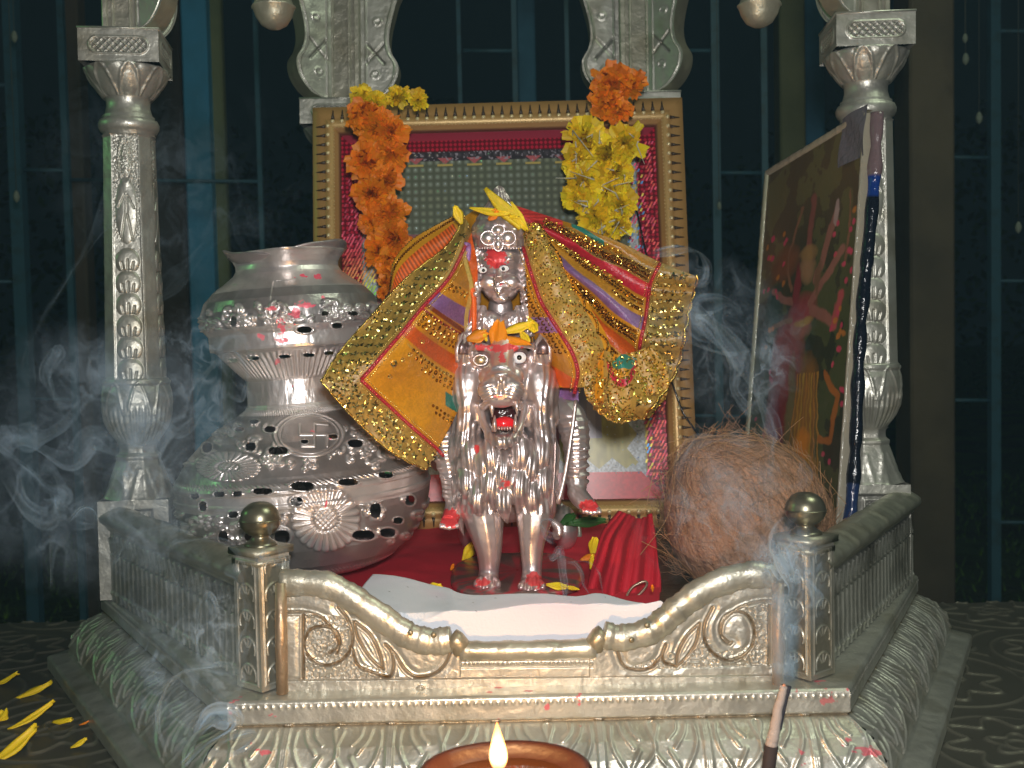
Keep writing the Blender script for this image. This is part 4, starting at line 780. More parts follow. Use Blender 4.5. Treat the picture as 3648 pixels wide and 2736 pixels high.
# ================================================================ coconut
def coconut():
    Yc = .150; k = mpp(Yc); c0 = P(2660, 1868, Yc); rt = thing('coconut', 'brown fibrous coconut with loose hairs beside the red cloth', 'coconut', c0-(0, 0, .055)); q = np.random.default_rng(8)
    th = np.linspace(0, np.pi, 150)[:, None]; ph = np.linspace(0, 2*np.pi, 260, endpoint=False)[None]
    d = np.stack([np.sin(th)*np.cos(ph), np.sin(th)*np.sin(ph), np.cos(th)+0*ph], -1); M = np.array(Matrix.Rotation(R(-32), 3, 'Y'))
    rr = 1+.05*np.cos(3*ph)*np.sin(th)+.05*(fbm(ph*2.5, th*3, 3)-.5)+.03*(fbm(ph*30, th*5, 5)-.5)+.10*np.exp(-(th/.3)**2)
    G = (d*rr[..., None]*np.array([290, 280, 322])*k) @ M.T+c0
    st = fbm(ph*45, th*4, 9)[..., None]; st2 = fbm(ph*9, th*6, 19)[..., None]; c = np.array([.38, .20, .115])*(.45+.75*st)+np.array([.05, .03, .015])*st2
    MB().grid(G, col=np.clip(c, 0, 1), wrap=True).obj('husk', mat('husk', rough=.85, attr=True, bump=((350, .9, .003), (60, .6, .006))), rt)
    o = MB()
    for i in range(1100):
        a, b_ = q.uniform(0, np.pi), q.uniform(0, 6.283); p = np.array([math.sin(a)*math.cos(b_), math.sin(a)*math.sin(b_), math.cos(a)]); t_ = np.cross(p, (0, 0, 1)+q.normal(size=3)*.5); t_ /= np.linalg.norm(t_)+1e-9; t2 = np.cross(t_, p); t_ = t2*q.uniform(.6, 1)+t_*q.uniform(-.5, .5)
        L_ = q.uniform(.010, .034); far = q.random() < .04; pts = [((p*np.array([290, 280, 322])*k*(1.0+.02*j+(.09*j if far else .012*j))+t_*L_*j/3*1.1+q.normal(size=3)*.0012) @ M.T+c0) for j in range(4)]
        g_ = q.uniform(.5, 1.3); o.tube(spl(pts, 2), [.00016]*7, 3, col=(.42*g_, .22*g_, .11*g_), cap=False)
    for (pts) in [[(2380, 1640), (2500, 1545), (2640, 1560), (2800, 1600), (2960, 1760)], [(2400, 1600), (2520, 1555), (2700, 1540), (2900, 1640)], [(2350, 1640), (2480, 1560), (2600, 1550)], [(2480, 1600), (2540, 1520), (2560, 1505)], [(2500, 1580), (2590, 1540), (2620, 1515)], [(2600, 1570), (2760, 1580), (2880, 1700), (2950, 1860)], [(2540, 1580), (2660, 1570), (2850, 1610), (3010, 1800)], [(2300, 2000), (2360, 1850), (2420, 1700)], [(2560, 1560), (2700, 1600), (2880, 1720)], [(2290, 1760), (2360, 1680), (2450, 1600)], [(2310, 1920), (2400, 2010), (2520, 2120)], [(2280, 1850), (2330, 1700)]]:
        for j in range(1):
            pp = np.array(pts)+q.normal(size=(len(pts), 2))*14; s_ = spl(pp, 6); o.tube(P(s_[:, 0], s_[:, 1], Yc-.03+np.linspace(-.01, .01, len(s_))), .00022, 3, col=(.45, .25, .11), cap=False)
    o.obj('fibre', MATTE, rt)
coconut()
# ================================================================ cloths on the floor
FZ = .0895
def clothgrid(pxs, zf, name, col, label, cat, mt=FABR, amp=.0012, nu=120, nv=70, seed=1, colf=None, group=None, lift=0.0):
    """corners given in the picture, dropped on the floor plane; zf adds folds"""
    N = np.array([[Pz(x, y, FZ+.002+lift*(1-ri/(len(pxs)-1)))[:2] for x, y in row] for ri, row in enumerate(pxs)]); N3 = np.concatenate([N, np.zeros(N.shape[:2]+(1,))], -1); G = netsheet(N3, nu, nv)
    U, V = np.meshgrid(np.linspace(0, 1, nu), np.linspace(0, 1, nv)); G[..., 1] = np.maximum(G[..., 1], .0238+.0006*(1-V)); G[..., 2] = FZ+.0015+zf(U, V, G)+amp*(fbm(G[..., 0]*60, G[..., 1]*60, seed))
    c = col if colf is None else colf(U, V, G); o = MB().grid(G, col=c); ob = o.obj(name, mt, label=label, cat=cat, group=group); s_ = ob.modifiers.new('t', 'SOLIDIFY'); s_.thickness = .0006; return ob
clothgrid([[(1180, 1850), (1500, 1860), (1850, 1860), (2330, 1850)], [(1180, 1950), (1500, 1950), (1850, 1960), (2340, 1950)], [(1170, 2070), (1500, 2090), (1850, 2110), (2350, 2110)], [(1150, 2200), (1500, 2230), (1850, 2240), (2340, 2200)]],
          lambda U, V, G: .003*np.exp(-((V-.35-.1*np.sin(U*5))/.1)**2)+.0015*np.sin(U*9+V*4)**2*(V < .6), 'red_cloth', (.55, .012, .03), 'red cloth spread flat on the shrine floor under the lion statue', 'cloth', amp=.002, seed=4)
def wc(U, V, G):
    c = np.zeros(U.shape+(3,)); c[:] = (.70, .71, .77); s_ = np.exp(-((U-.62)/.16)**2-((V-.35)/.35)**2)+.6*np.exp(-((U-.2)/.05)**2-((V-.2)/.1)**2); c -= s_[..., None]*np.array([.0, .12, .10]); k = ((vnoise(U*150, V*60, 3) > .985) & (V < .45))[..., None]; return np.where(k, (.1, .08, .05), c)
clothgrid([[(1330, 2072), (1560, 2105), (1660, 2130), (2000, 2150), (2150, 2140), (2360, 2172)], [(1290, 2120), (1560, 2160), (1680, 2190), (2000, 2200), (2150, 2200), (2400, 2220)], [(1250, 2200), (1500, 2240), (1700, 2260), (2000, 2260), (2150, 2260), (2450, 2280)], [(1250, 2330), (1500, 2350), (1700, 2360), (2000, 2360), (2150, 2355), (2450, 2340)]],
          lambda U, V, G: .0045+.009*(1-V)+.0012*np.sin(U*11+1)*(1-V)+.0008*np.sin(U*26)-.05*np.maximum(V-.5, 0)*(G[..., 1] < .0265), 'white_cloth', (.7, .7, .7), 'white cloth with faint pink stains behind the low front wall', 'cloth', amp=.0008, colf=wc, lift=.010, nu=260, nv=110)
# standing fold of red cloth
net = [[(2205, 1822, .165), (2240, 1835, .15), (2280, 1850, .16), (2320, 1830, .165)], [(2150, 1895, .15), (2200, 1920, .12), (2265, 1925, .135), (2335, 1900, .15)], [(2120, 1990, .13), (2190, 2000, .105), (2262, 2010, .115), (2345, 1990, .13)], [(2100, 2075, .118), (2180, 2080, .098), (2262, 2085, .105), (2352, 2080, .118)], [(2090, 2150, .108), (2180, 2155, .094), (2262, 2155, .098), (2350, 2155, .105)]]
G = netsheet(net, 90, 110); X, Y, Z = G[..., 0], G[..., 1], G[..., 2]; U, V = np.meshgrid(np.linspace(0, 1, 90), np.linspace(0, 1, 110)); Z = Z-.0045*np.sin(U*19+V*2.5)*sstep(0, .2, V+.1)-.002*np.sin(U*41+V*7)
ob = MB().grid(P(X, Y, Z), col=(.50, .01, .025)).obj('red_cloth', FABR, label='crumpled red cloth standing in folds between the lion statue and the coconut', cat='cloth'); s_ = ob.modifiers.new('t', 'SOLIDIFY'); s_.thickness = .001
# ================================================================ clay lamp and incense stick
def diya():
    Yd = -.145; c = P(1803, 2755, Yd); c[2] = P(1803, 2750, Yd)[2]; r_ = 310*mpp(Yd); rt = thing('oil_lamp', 'small glowing red clay oil lamp with a tall yellow flame in front of the shrine', 'oil lamp', (c[0], c[1], .0))
    CL = mat('clay', (.016, .0042, .0028), rough=.40, bump=(90, .3, .003)); o = MB(); prof = spl([(.0001, -.30), (.35, -.30), (.62, -.22), (.86, -.06), (.99, .12), (1.0, .17), (.95, .185), (.90, .16), (.78, .02), (.5, -.12), (.0001, -.16)], 5)*r_
    o.lathe(c-(0, 0, .17*r_), prof, 90, hf=lambda A, z, r, G: r_*(.02*np.sin(A*3+1)+.10*np.exp(-((A-.0)/.22)**2)*(r > r_*.7)-.02*np.cos(2*A))); o.obj('bowl', CL, rt)
    MB().lathe(c-(0, 0, .17*r_), [(.0001, .03*r_), (.80*r_, .03*r_)], 60, col=(.025, .010, .003)).obj('oil', mat('oil', rough=.06, attr=True, coat=.6), rt)
    # second small thing standing near the lamp: foot so that it stays on the table
    MB().lathe((c[0], c[1], .0012), [(.0001, 0), (.40*r_, 0), (.46*r_, .003), (.40*r_, .006), (.30*r_, max(.01, c[2]-.44*r_))], 48, col=(.3, .2, .09)).obj('stand', BRASS, rt)
    wk = P(1777, 2728, Yd-.006); MB().tube([wk+(0, .012, -.012), wk+(0, .004, -.003), wk+(-.0005, 0, .001)], [.0018, .0016, .0010], 8, col=(.03, .02, .015)).obj('wick', MATTE, rt)
    h = 168*mpp(Yd); FM = bpy.data.materials.new('flame'); FM.use_nodes = True; N = FM.node_tree; N.nodes.clear(); L = N.links; out = N.nodes.new('ShaderNodeOutputMaterial')
    em = N.nodes.new('ShaderNodeEmission'); at = N.nodes.new('ShaderNodeAttribute'); at.attribute_name = 'Col'; L.new(at.outputs[0], em.inputs[0]); em.inputs[1].default_value = 6; tr = N.nodes.new('ShaderNodeBsdfTransparent'); ad = N.nodes.new('ShaderNodeAddShader'); lw = N.nodes.new('ShaderNodeLayerWeight'); lw.inputs[0].default_value = .5; ml = N.nodes.new('ShaderNodeMath'); ml.operation = 'MULTIPLY_ADD'; ml.inputs[1].default_value = -5.6; ml.inputs[2].default_value = 5.8; L.new(lw.outputs['Facing'], ml.inputs[0]); L.new(ml.outputs[0], em.inputs[1]); L.new(em.outputs[0], ad.inputs[0]); L.new(tr.outputs[0], ad.inputs[1]); L.new(ad.outputs[0], out.inputs[0])
    pr = spl([(.0001, 0), (.13, .04), (.19, .18), (.195, .32), (.16, .50), (.10, .70), (.04, .88), (.0001, 1.0)], 6)*[h, h]; n_ = 20
    z = pr[:, 1]/h; col = np.stack([1+0*z, .54-.34*sstep(.45, 1, z)-.35*(1-sstep(0, .18, z)), .20-.17*sstep(.3, .9, z)-.16*(1-sstep(0, .2, z)), 1+0*z], -1)
    o = MB(); o.lathe(wk-(0, 0, .001), pr, n_, axis=(-.02, 0, 1), col=np.repeat(col[:, None], n_, 1)); fl_ = o.obj('flame', FM, rt)
    lamp('flame_light', 'POINT', wk+np.array([0, -.002, h*.55]), .80, (1.0, .50, .16), .006)
    return wk
WK = diya()
Yi = -.06; q0, q1, q2, q3 = P(2735, 2760, Yi), P(2748, 2655, Yi), P(2775, 2520, Yi), P(2793, 2445, Yi)
rt = thing('incense_stick', 'burning incense stick with a grey ash end at the lower right', 'incense stick', q0)
lo = q0+(q0-q1)*2.4; lo[2] = max(lo[2], .0015)
o = MB(); o.tube([lo, q0, q1], [.0016, .0034, .0036], 12, col=(.030, .018, .016)); o.obj('stick', MATTE, rt)
p = spl([q1, P(2760, 2600, Yi), q2, q3], 8); n_ = len(p); o = MB(); o.tube(p+rng.normal(size=p.shape)*.0002, np.linspace(.0032, .0019, n_), 12, col=(.36, .30, .27)); o.obj('ash', MATTE, rt)
p = p[len(p)//3:]; n_ = len(p); o = MB(); o.tube(p+np.array([.0026, .0, 0]), np.linspace(.0009, .0013, n_), 8, col=(.02, .02, .03)); o.obj('char', MATTE, rt)
MB().ell(q3+(0, 0, .0003), .0011, 10, 6, col=(.45, .2, .12)).obj('ember', MATTE, rt)
# ================================================================ the idol: goddess on a lion
Y0 = .115
def remeshed(mb, voxel, smooth_it, name, parent, mt, post=None, colf=None):
    o = mb.obj(name, mt, parent); r_ = o.modifiers.new('r', 'REMESH'); r_.mode = 'VOXEL'; r_.voxel_size = voxel; r_.use_smooth_shade = True
    s_ = o.modifiers.new('s', 'SMOOTH'); s_.factor = .5; s_.iterations = smooth_it
    dg = bpy.context.evaluated_depsgraph_get(); dg.update(); me = bpy.data.meshes.new_from_object(o.evaluated_get(dg), preserve_all_data_layers=False, depsgraph=dg)
    o.modifiers.clear(); old = o.data; o.data = me; bpy.data.meshes.remove(old); me.name = name
    if not me.materials: me.materials.append(mt)
    n = len(me.vertices); V = np.empty(n*3); me.vertices.foreach_get('co', V); V = V.reshape(-1, 3); Nn = np.empty(n*3); me.vertex_normals.foreach_get('vector', Nn); Nn = Nn.reshape(-1, 3)
    x, y = to_px(V)
    if post is not None: V = V+Nn*post(x, y, V, Nn)[:, None]; me.vertices.foreach_set('co', V.ravel())
    c = np.ones((n, 4)) if colf is None else colf(x, y, V, Nn)
    for a in list(me.color_attributes): me.color_attributes.remove(a)
    ca = me.color_attributes.new('Col', 'FLOAT_COLOR', 'POINT'); ca.data.foreach_set('color', c.astype(np.float32).ravel()); me.polygons.foreach_set('use_smooth', [True]*len(me.polygons)); me.update(); return o
K = mpp(Y0)
def E(o, x, y, dy, rx, ry, rz=None, rot=0, **kw):
    rz = rz if rz is not None else (rx+ry)/2
    o.ell(P(x, y, Y0+dy), (rx*K, rz*K, ry*K), 20, 12, rot=np.array(Matrix.Rotation(R(rot), 3, 'Y')) if rot else None, **kw)
def Tb(o, pts, rad, seg=12, n=5, **kw):     # pts (x, y, dy)
    p = spl(pts, n); r_ = spl(np.stack([np.array(rad, float), 0*np.array(rad, float)], 1), n)[:, 0]
    o.tube(P(p[:, 0], p[:, 1], Y0+p[:, 2]), np.maximum(r_, .4)*K, seg, **kw)
def lock(o, pts, w, seg=8):     # a lock of hair: pointed at the tip
    n = len(pts); rad = [w*(.55+.75*math.sin(math.pi*min(1, .2+.75*i/(n-1))))*(1-.88*(i/(n-1))**2) for i in range(n)]; Tb(o, pts, rad, seg, 4)
idol = thing('deity_statue', 'shiny silver statue of a goddess seated on an open mouthed lion', 'statue', P(1840, 2130, Y0))
q = np.random.default_rng(21)
# ---- lion
li = MB()
E(li, 1795, 1350, .012, 138, 130, 120); E(li, 1792, 1290, .004, 105, 75, 90)
E(li, 1668, 1380, .006, 70, 112, 80, 8); E(li, 1922, 1380, .006, 70, 112, 80, -8); E(li, 1700, 1470, .006, 48, 70, 60, -12); E(li, 1888, 1470, .006, 48, 70, 60, 12)      # cheeks
Tb(li, [(1792, 1235, -.004), (1788, 1300, -.016), (1784, 1345, -.026)], [52, 48, 52])
E(li, 1785, 1360, -.030, 60, 42, 45); E(li, 1783, 1400, -.026, 76, 52, 55)
E(li, 1745, 1392, -.030, 44, 40, 44, 10); E(li, 1825, 1392, -.030, 44, 40, 44, -10); E(li, 1785, 1338, -.036, 34, 16, 22)
E(li, 1740, 1345, -.020, 36, 40, 40); E(li, 1832, 1345, -.020, 36, 40, 40)
Tb(li, [(1655, 1262, .0), (1690, 1238, -.009), (1735, 1240, -.012), (1765, 1268, -.013)], [11, 14, 14, 9]); Tb(li, [(1925, 1258, .0), (1888, 1230, -.009), (1842, 1232, -.012), (1812, 1262, -.013)], [11, 14, 14, 9])
E(li, 1708, 1285, -.007, 34, 26, 22); E(li, 1852, 1280, -.007, 34, 26, 22)
# upper lip drawn up, lower jaw, sides of the mouth
Tb(li, [(1722, 1450, -.014), (1745, 1425, -.026), (1785, 1400, -.032), (1825, 1425, -.026), (1852, 1450, -.014)], [16, 18, 14, 18, 16])
Tb(li, [(1710, 1440, -.006), (1722, 1500, -.011), (1748, 1555, -.018), (1790, 1575, -.025), (1834, 1555, -.018), (1860, 1500, -.011), (1872, 1440, -.006)], [16, 14, 20, 26, 20, 14, 16])
E(li, 1792, 1535, .002, 50, 22, 40)
for s_, x in ((-1, 1655), (1, 1932)):       # ears
    Tb(li, [(x-s_*10, 1290, .006), (x+s_*0, 1245, .000), (x+s_*3, 1205, -.001), (x+s_*2, 1184, .001)], [46, 40, 25, 7]); 
E(li, 1800, 1560, .030, 170, 150, 130); E(li, 1805, 1700, .030, 165, 170, 150); E(li, 1805, 1500, .020, 165, 110, 100)
E(li, 1820, 1720, .085, 165, 150, 420*.6)
# chest and legs
E(li, 1722, 1760, .006, 82, 110, 85); E(li, 1898, 1760, .006, 82, 110, 85)
Tb(li, [(1705, 1760, .006), (1728, 1870, .000), (1742, 1960, -.002), (1742, 2030, -.002), (1738, 2075, -.004)], [88, 68, 48, 37, 40])
Tb(li, [(1905, 1760, .004), (1902, 1860, -.004), (1895, 1940, -.006), (1895, 2030, -.008), (1892, 2075, -.012)], [90, 64, 45, 36, 40])
for (x, y, dy) in [(1736, 2084, -.010), (1895, 2092, -.018)]:
    E(li, x, y-8, dy, 44, 30, 55)
    for j, (ox, oy) in enumerate([(-38, 8), (-14, 17), (13, 18), (37, 8)]): Tb(li, [(x+ox*.8, y-18, dy-.002), (x+ox, y+oy-12, dy-.009), (x+ox*1.02, y+oy+2, dy-.011)], [11, 14, 11], 8, 3)
# hind legs, belly, tail
for x in (1680, 2010):
    E(li, x, 1880, .125, 60, 95, 110); Tb(li, [(x, 1930, .13), (x-6, 2000, .15), (x, 2070, .135)], [42, 28, 26]); E(li, x, 2078, .118, 34, 20, 60)
Tb(li, [(1990, 1800, .16), (2050, 1860, .165), (2060, 1930, .15), (2030, 1975, .13)], [20, 18, 15, 18])
E(li, 1985, 1900, .02, 20, 26, 22); Tb(li, [(1960, 1850, .02), (1990, 1880, .018), (1992, 1912, .016)], [14, 18, 12])
# mane
def mane_ring():
    for i in range(26):       # around the face
        a = math.radians(-62+i*(304/25)) ; cx, cy = 1797, 1390; rx, ry = 158, 172
        x0, y0 = cx-rx*.82*math.sin(a+math.pi), cy+ry*.78*math.cos(a+math.pi)*-1
    for side in (-1, 1):
        cx = 1797
        for row in range(2):
            for i in range(6):
                t = i/5; x = cx+side*(122+row*28-14*abs(t-.4))+q.uniform(-5, 5); y = 1395+t*330+row*14; d0 = .004+row*.010
                L_ = 150+40*q.random(); cv = side*(22+16*q.random()); lock(li, [(x-side*6, y-25, d0-.006), (x+cv*.6, y+L_*.3, d0-.008), (x+cv*.7, y+L_*.65, d0-.004), (x+cv*.1, y+L_, d0-.002)], 27)
    # chest: pointed tufts, each overlapping the one below
    for (y, n, sp, w, L_) in [(1750, 3, 84, 34, 110), (1690, 4, 78, 38, 130), (1635, 5, 66, 36, 130), (1590, 4, 74, 34, 130)]:
        for i in range(n):
            u = i-(n-1)/2; x = 1800+u*sp+q.uniform(-5, 5); dd = -.008+.0034*u*u; s2 = 1 if u > 0 else -1; y_ = y+q.uniform(-12, 12); cv = s2*q.uniform(8, 20)
            Tb(li, [(x-s2*6, y_-50, dd+.006), (x+cv*.7, y_-10, dd-.003), (x+cv, y_+L_*.35, dd-.007), (x+cv*.5, y_+L_*.68, dd-.006), (x-cv*.5, y_+L_, dd-.002)], [w*.7, w, w*.92, w*.55, 3], 12, 5)
mane_ring()
def lion_post(x, y, V, Nn):
    h = 0*x; near = (V[:, 1] < Y0+.0)
    for sx in (-1, 1):      # whisker grooves on the muzzle
        for j in range(6):
            st = spl([(1785+sx*20, 1358+j*13), (1785+sx*44, 1360+j*14), (1785+sx*74, 1372+j*15)], 4); h -= .0011*np.exp(-(dpoly(x, y, st)/3.4)**2)*near*(y < 1450)
    h -= .0014*np.exp(-(dpoly(x, y, [(1785, 1330), (1785, 1402)])/3.5)**2)*near
    for sx in (-1, 1): h -= .0012*np.exp(-(((x-1785-sx*22)/9)**2+((y-1348)/6)**2))*near
    hair = (np.hypot((x-1795)/150, (y-1370)/190) > .95) & (y < 1830) & (V[:, 1] < Y0+.05)
    h += hair*.0004*np.sin(x/3.4+1.6*np.sin(y/40+x/90))
    for cx in (1736, 1895):
        for ox in (-25, 0, 25): h -= .0010*np.exp(-(dpoly(x, y, [(cx+ox*.8, 2055), (cx+ox, 2110)])/3)**2)*(V[:, 1] < Y0)
    return h
def paintmix(c, m, col): return c*(1-m[:, None])+np.array(col)*m[:, None]
KUM = (1.0, .045, .055, .08)
def lion_col(x, y, V, Nn):
    c = np.ones((len(x), 4)); near = V[:, 1] < Y0+.035
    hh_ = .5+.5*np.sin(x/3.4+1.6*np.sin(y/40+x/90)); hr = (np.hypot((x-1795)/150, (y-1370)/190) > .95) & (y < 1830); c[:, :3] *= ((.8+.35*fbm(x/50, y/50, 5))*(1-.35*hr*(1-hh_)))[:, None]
    mouth_shade = np.exp(-(((x-1792)/46)**2+((y-1480)/46)**2)**2)*(V[:, 1] > Y0-.020); c[:, :3] *= (1-.65*mouth_shade)[:, None]*np.array([1, .8, .8])**mouth_shade[:, None]  # mouth interior darkened in colour, painting the shade of a deep opening
    def sp(cx, cy, rx, ry, th=.55, s_=12): return ((np.exp(-((x-cx)/rx)**2-((y-cy)/ry)**2)*.8+.55*fbm(x/s_, y/s_, 31)) > th+.28)*near
    m = np.maximum.reduce([sp(1795, 1240, 100, 26), sp(1790, 1275, 20, 40), sp(1720, 2075, 50, 24), sp(1905, 2065, 44, 42, .5), sp(1715, 1240, 50, 30, .62), sp(1700, 1600, 26, 40, .7), sp(1800, 1720, 70, 60, .78), sp(1780, 1414, 36, 8, .6)]).astype(float)
    c = paintmix(c, m*.9, KUM); red = np.exp(-((y-2090)/60)**2)*.4; c[:, 1] *= 1-.5*red; c[:, 2] *= 1-.5*red; return c
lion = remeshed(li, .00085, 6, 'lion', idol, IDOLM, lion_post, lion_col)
for s_, x in ((-1, 1655), (1, 1932)):
    o = MB(); Tb(o, [(x+s_*2, 1262, -.0065), (x+s_*1, 1232, -.0072), (x+s_*1, 1206, -.005)], [22, 19, 5], 12, 4, flat=.35, col=(.3, .24, .24)); 
    for j in (-1, 1): Tb(o, [(x+j*26, 1290, -.005), (x+j*25, 1240, -.006), (x+s_*2+j*5, 1186, -.003)], [7, 8, 4], 8, 4)
    o.obj('ear', IDOLM, lion)
def eye(px_, py_, dy, rx, ry, parent, pup=.42, ox=0, oy=0, rim=True):
    o = MB(); c = P(px_, py_, Y0+dy); o.ell(c, (rx*K, .0018, ry*K), 24, 14, col=(.92, .92, .92)); 
    f_ = P(px_+ox, py_+oy, Y0+dy-.0015); o.ell(f_, (rx*K*pup, .0009, rx*K*pup), 18, 10, col=(.01, .01, .01)); o.ell(f_+(0, -.0007, 0), (rx*K*pup*.3, .0004, rx*K*pup*.3), 8, 6, col=(.25, .25, .25))
    t = np.linspace(0, 2*np.pi, 30); o.tube(c+np.stack([np.cos(t)*rx*K*1.04, 0*t-.0003, np.sin(t)*ry*K*1.06], 1), .00028, 6, col=(.12, .04, .05), cap=False); return o.obj('eye', GLOSSK, parent)
eye(1850, 1274, -.0135, 25, 21, lion, .36)
o = MB(); c = P(1712, 1283, Y0-.0138); o.ell(c, (.0036, .0016, .0028), 16, 10, col=(.75, .68, .45)); t = np.linspace(0, 2*np.pi, 30); o.tube(c+np.stack([np.cos(t)*.0046, 0*t, np.sin(t)*.0034], 1), .0005, 6, cap=False); o.obj('eye', IDOLM, lion)
o = MB(); E(o, 1797, 1508, -.0200, 38, 24, 24, col=(.78, .02, .03)); E(o, 1795, 1490, -.004, 50, 56, 14, col=(.05, .012, .012)); o.obj('tongue_throat_shade', GLOSSK, lion)  # dark ellipsoid at the back puts the throat's shade into colour
o = MB()
for j in range(6): E(o, 1758+j*13, 1428+2*abs(j-2.5), -.0250, 6.5, 11, 7, col=(.9, .72, .70, 1) if j in (1, 2, 3) else (.9, .4, .4, .5))
for j in range(6): E(o, 1768+j*10, 1526, -.0240, 5, 8, 6, col=(.85, .65, .62, 1))
for x, y0, y1 in [(1752, 1425, 1472), (1841, 1420, 1468)]: Tb(o, [(x, y0, -.025), (x, (y0+y1)/2, -.029), (x+2, y1+14, -.029)], [10, 9, 2], 10, 4, col=(1, 1, 1, 1))
for x, y0, y1 in [(1762, 1535, 1485), (1836, 1535, 1482)]: Tb(o, [(x, y0, -.026), (x, (y0+y1)/2, -.0275), (x, y1-6, -.026)], [9, 8, 2], 10, 4, col=(.9, .8, .78, 1))
o.obj('teeth', IDOLM, lion)
o = MB(); E(o, 1785, 1335, -.0400, 26, 10, 12); E(o, 1785, 1350, -.0395, 10, 14, 10); o.obj('nose', IDOLM, lion)
# ---- goddess
go = MB(); FX = 1783
E(go, FX, 975, .016, 84, 108, 90); E(go, FX, 1015, .008, 66, 62, 60); E(go, FX, 1060, .002, 30, 20, 22); E(go, FX, 930, .012, 82, 60, 80)
Tb(go, [(FX-4, 945, -.002), (FX-6, 975, -.0055), (FX-6, 996, -.0095)], [10, 13, 17]); E(go, FX-22, 1002, -.003, 11, 9, 9); E(go, FX+10, 1002, -.003, 11, 9, 9); E(go, FX-40, 1005, .0, 34, 28, 24); E(go, FX+36, 1005, .0, 34, 28, 24)
Tb(go, [(FX-34, 1030, -.001), (FX-16, 1024, -.0062), (FX-5, 1027, -.0068), (FX+8, 1024, -.0062), (FX+26, 1030, -.001)], [4, 7.5, 6.5, 7.5, 4], 8); Tb(go, [(FX-26, 1033, -.002), (FX-5, 1040, -.0068), (FX+18, 1033, -.002)], [4, 9, 4], 8)
for s_ in (-1, 1): Tb(go, [(FX-4+s_*12, 938, -.001), (FX-4+s_*38, 922, -.002), (FX-4+s_*66, 936, .004)], [5, 7, 4], 8)
E(go, FX, 905, .018, 100, 50, 80); E(go, FX, 1100, .022, 46, 60, 46)
for s_ in (-1, 1):
    Tb(go, [(FX+s_*78, 890, .010), (FX+s_*96, 960, .010), (FX+s_*92, 1040, .010), (FX+s_*104, 1120, .008), (FX+s_*112, 1200, .008)], [20, 22, 24, 28, 28]); E(go, FX+s_*84, 1020, .000, 15, 24, 14); E(go, FX+s_*86, 1050, -.003, 11, 12, 10)
    Tb(go, [(FX+s_*60, 1090, .006), (FX+s_*76, 1150, .002), (FX+s_*80, 1215, .004)], [12, 14, 12])
E(go, FX, 1190, .026, 130, 90, 80); E(go, FX-38, 1150, .008, 50, 46, 40); E(go, FX+44, 1150, .008, 50, 46, 40); E(go, FX, 1300, .045, 120, 160, 80); E(go, FX+15, 1450, .06, 190, 110, 120)
# legs astride
Tb(go, [(1700, 1430, .05), (1600, 1480, .030), (1580, 1560, .022), (1605, 1680, .018), (1618, 1780, .014)], [66, 62, 58, 44, 36]); Tb(go, [(1900, 1430, .05), (2020, 1480, .030), (2050, 1560, .022), (2052, 1660, .018), (2056, 1745, .012)], [66, 62, 54, 42, 36])
Tb(go, [(1622, 1775, .014), (1616, 1815, .010), (1600, 1860, -.002)], [34, 34, 30]); Tb(go, [(2048, 1745, .012), (2068, 1775, .006), (2108, 1812, -.004)], [34, 36, 28])
for (x, y, sx) in [(1600, 1868, 0), (2108, 1815, 1)]:
    for j in range(5): ox = -28+j*14; Tb(go, [(x+ox*.7-(6*sx), y-14, -.004), (x+ox, y+8-abs(j-2)*2+(2-j)*-1.5*sx, -.009), (x+ox, y+20-abs(j-2)*3, -.009)], [9, 9, 7], 8, 3)
# anklets and cloth rings on the legs
for (xc, ys, s_) in [(1618, (1700, 1716, 1732, 1748, 1764), 38), (2055, (1600, 1628, 1660, 1690, 1715), 38)]:
    for y in ys:
        t = np.linspace(0, 2*np.pi, 24); c = P(xc, y, Y0+.016); go.tube(c+np.stack([np.cos(t)*s_*K*1.1, np.sin(t)*s_*K*1.1, 0*t+.0006*np.sin(t)], 1), 5.5*K, 6, cap=False)
def gp(x, y, V, Nn):
    h = 0*x; f_ = (V[:, 1] < Y0+.03)
    h += f_*((x < FX-72) | (x > FX+72))*(y > 880)*(y < 1230)*.0005*np.sin((y+ (x-FX)*.6)/6.0)
    for j in range(3): h += f_*.0006*np.exp(-(dpoly(x, y, spl([(FX-75, 1095+j*16), (FX, 1150+j*24), (FX+75, 1095+j*16)], 6))/3)**2)*(.5+.5*np.cos(x/2.2))
    h += .0004*((y > 1480) & (y < 1700) & (np.abs(x-1800) > 170))*np.sin(y/5.0+x/60); return h
def gc(x, y, V, Nn):
    c = np.ones((len(x), 4)); n_ = fbm(x/9, y/9, 41); near = V[:, 1] < Y0+.03
    fc = np.exp(-(((x-FX)/84)**2+((y-975)/110)**2)**2)*near; c[:, :3] *= (1-.06*fc)[:, None]*np.array([1, .96, .96])**fc[:, None]
    def sp(cx, cy, rx, ry, th=.6): return ((np.exp(-((x-cx)/rx)**2-((y-cy)/ry)**2)*.8+.5*n_) > th+.2)*near
    m = np.maximum.reduce([sp(1768, 918, 50, 46, .46), sp(1755, 885, 36, 14), sp(1790, 955, 22, 20, .7), sp(1785, 1012, 12, 8), sp(1600, 1845, 55, 45, .5), sp(2100, 1800, 50, 30, .52)]).astype(float)
    return paintmix(c, m*.95, KUM)
gd = remeshed(go, .00072, 2, 'goddess', idol, IDOLM, gp, gc)
eye(1720, 962, -.0042, 16, 11.5, gd, .38, 2, 1); eye(1796, 957, -.0048, 18, 11.5, gd, .36, -3, 1)
cr = MB()   # crown
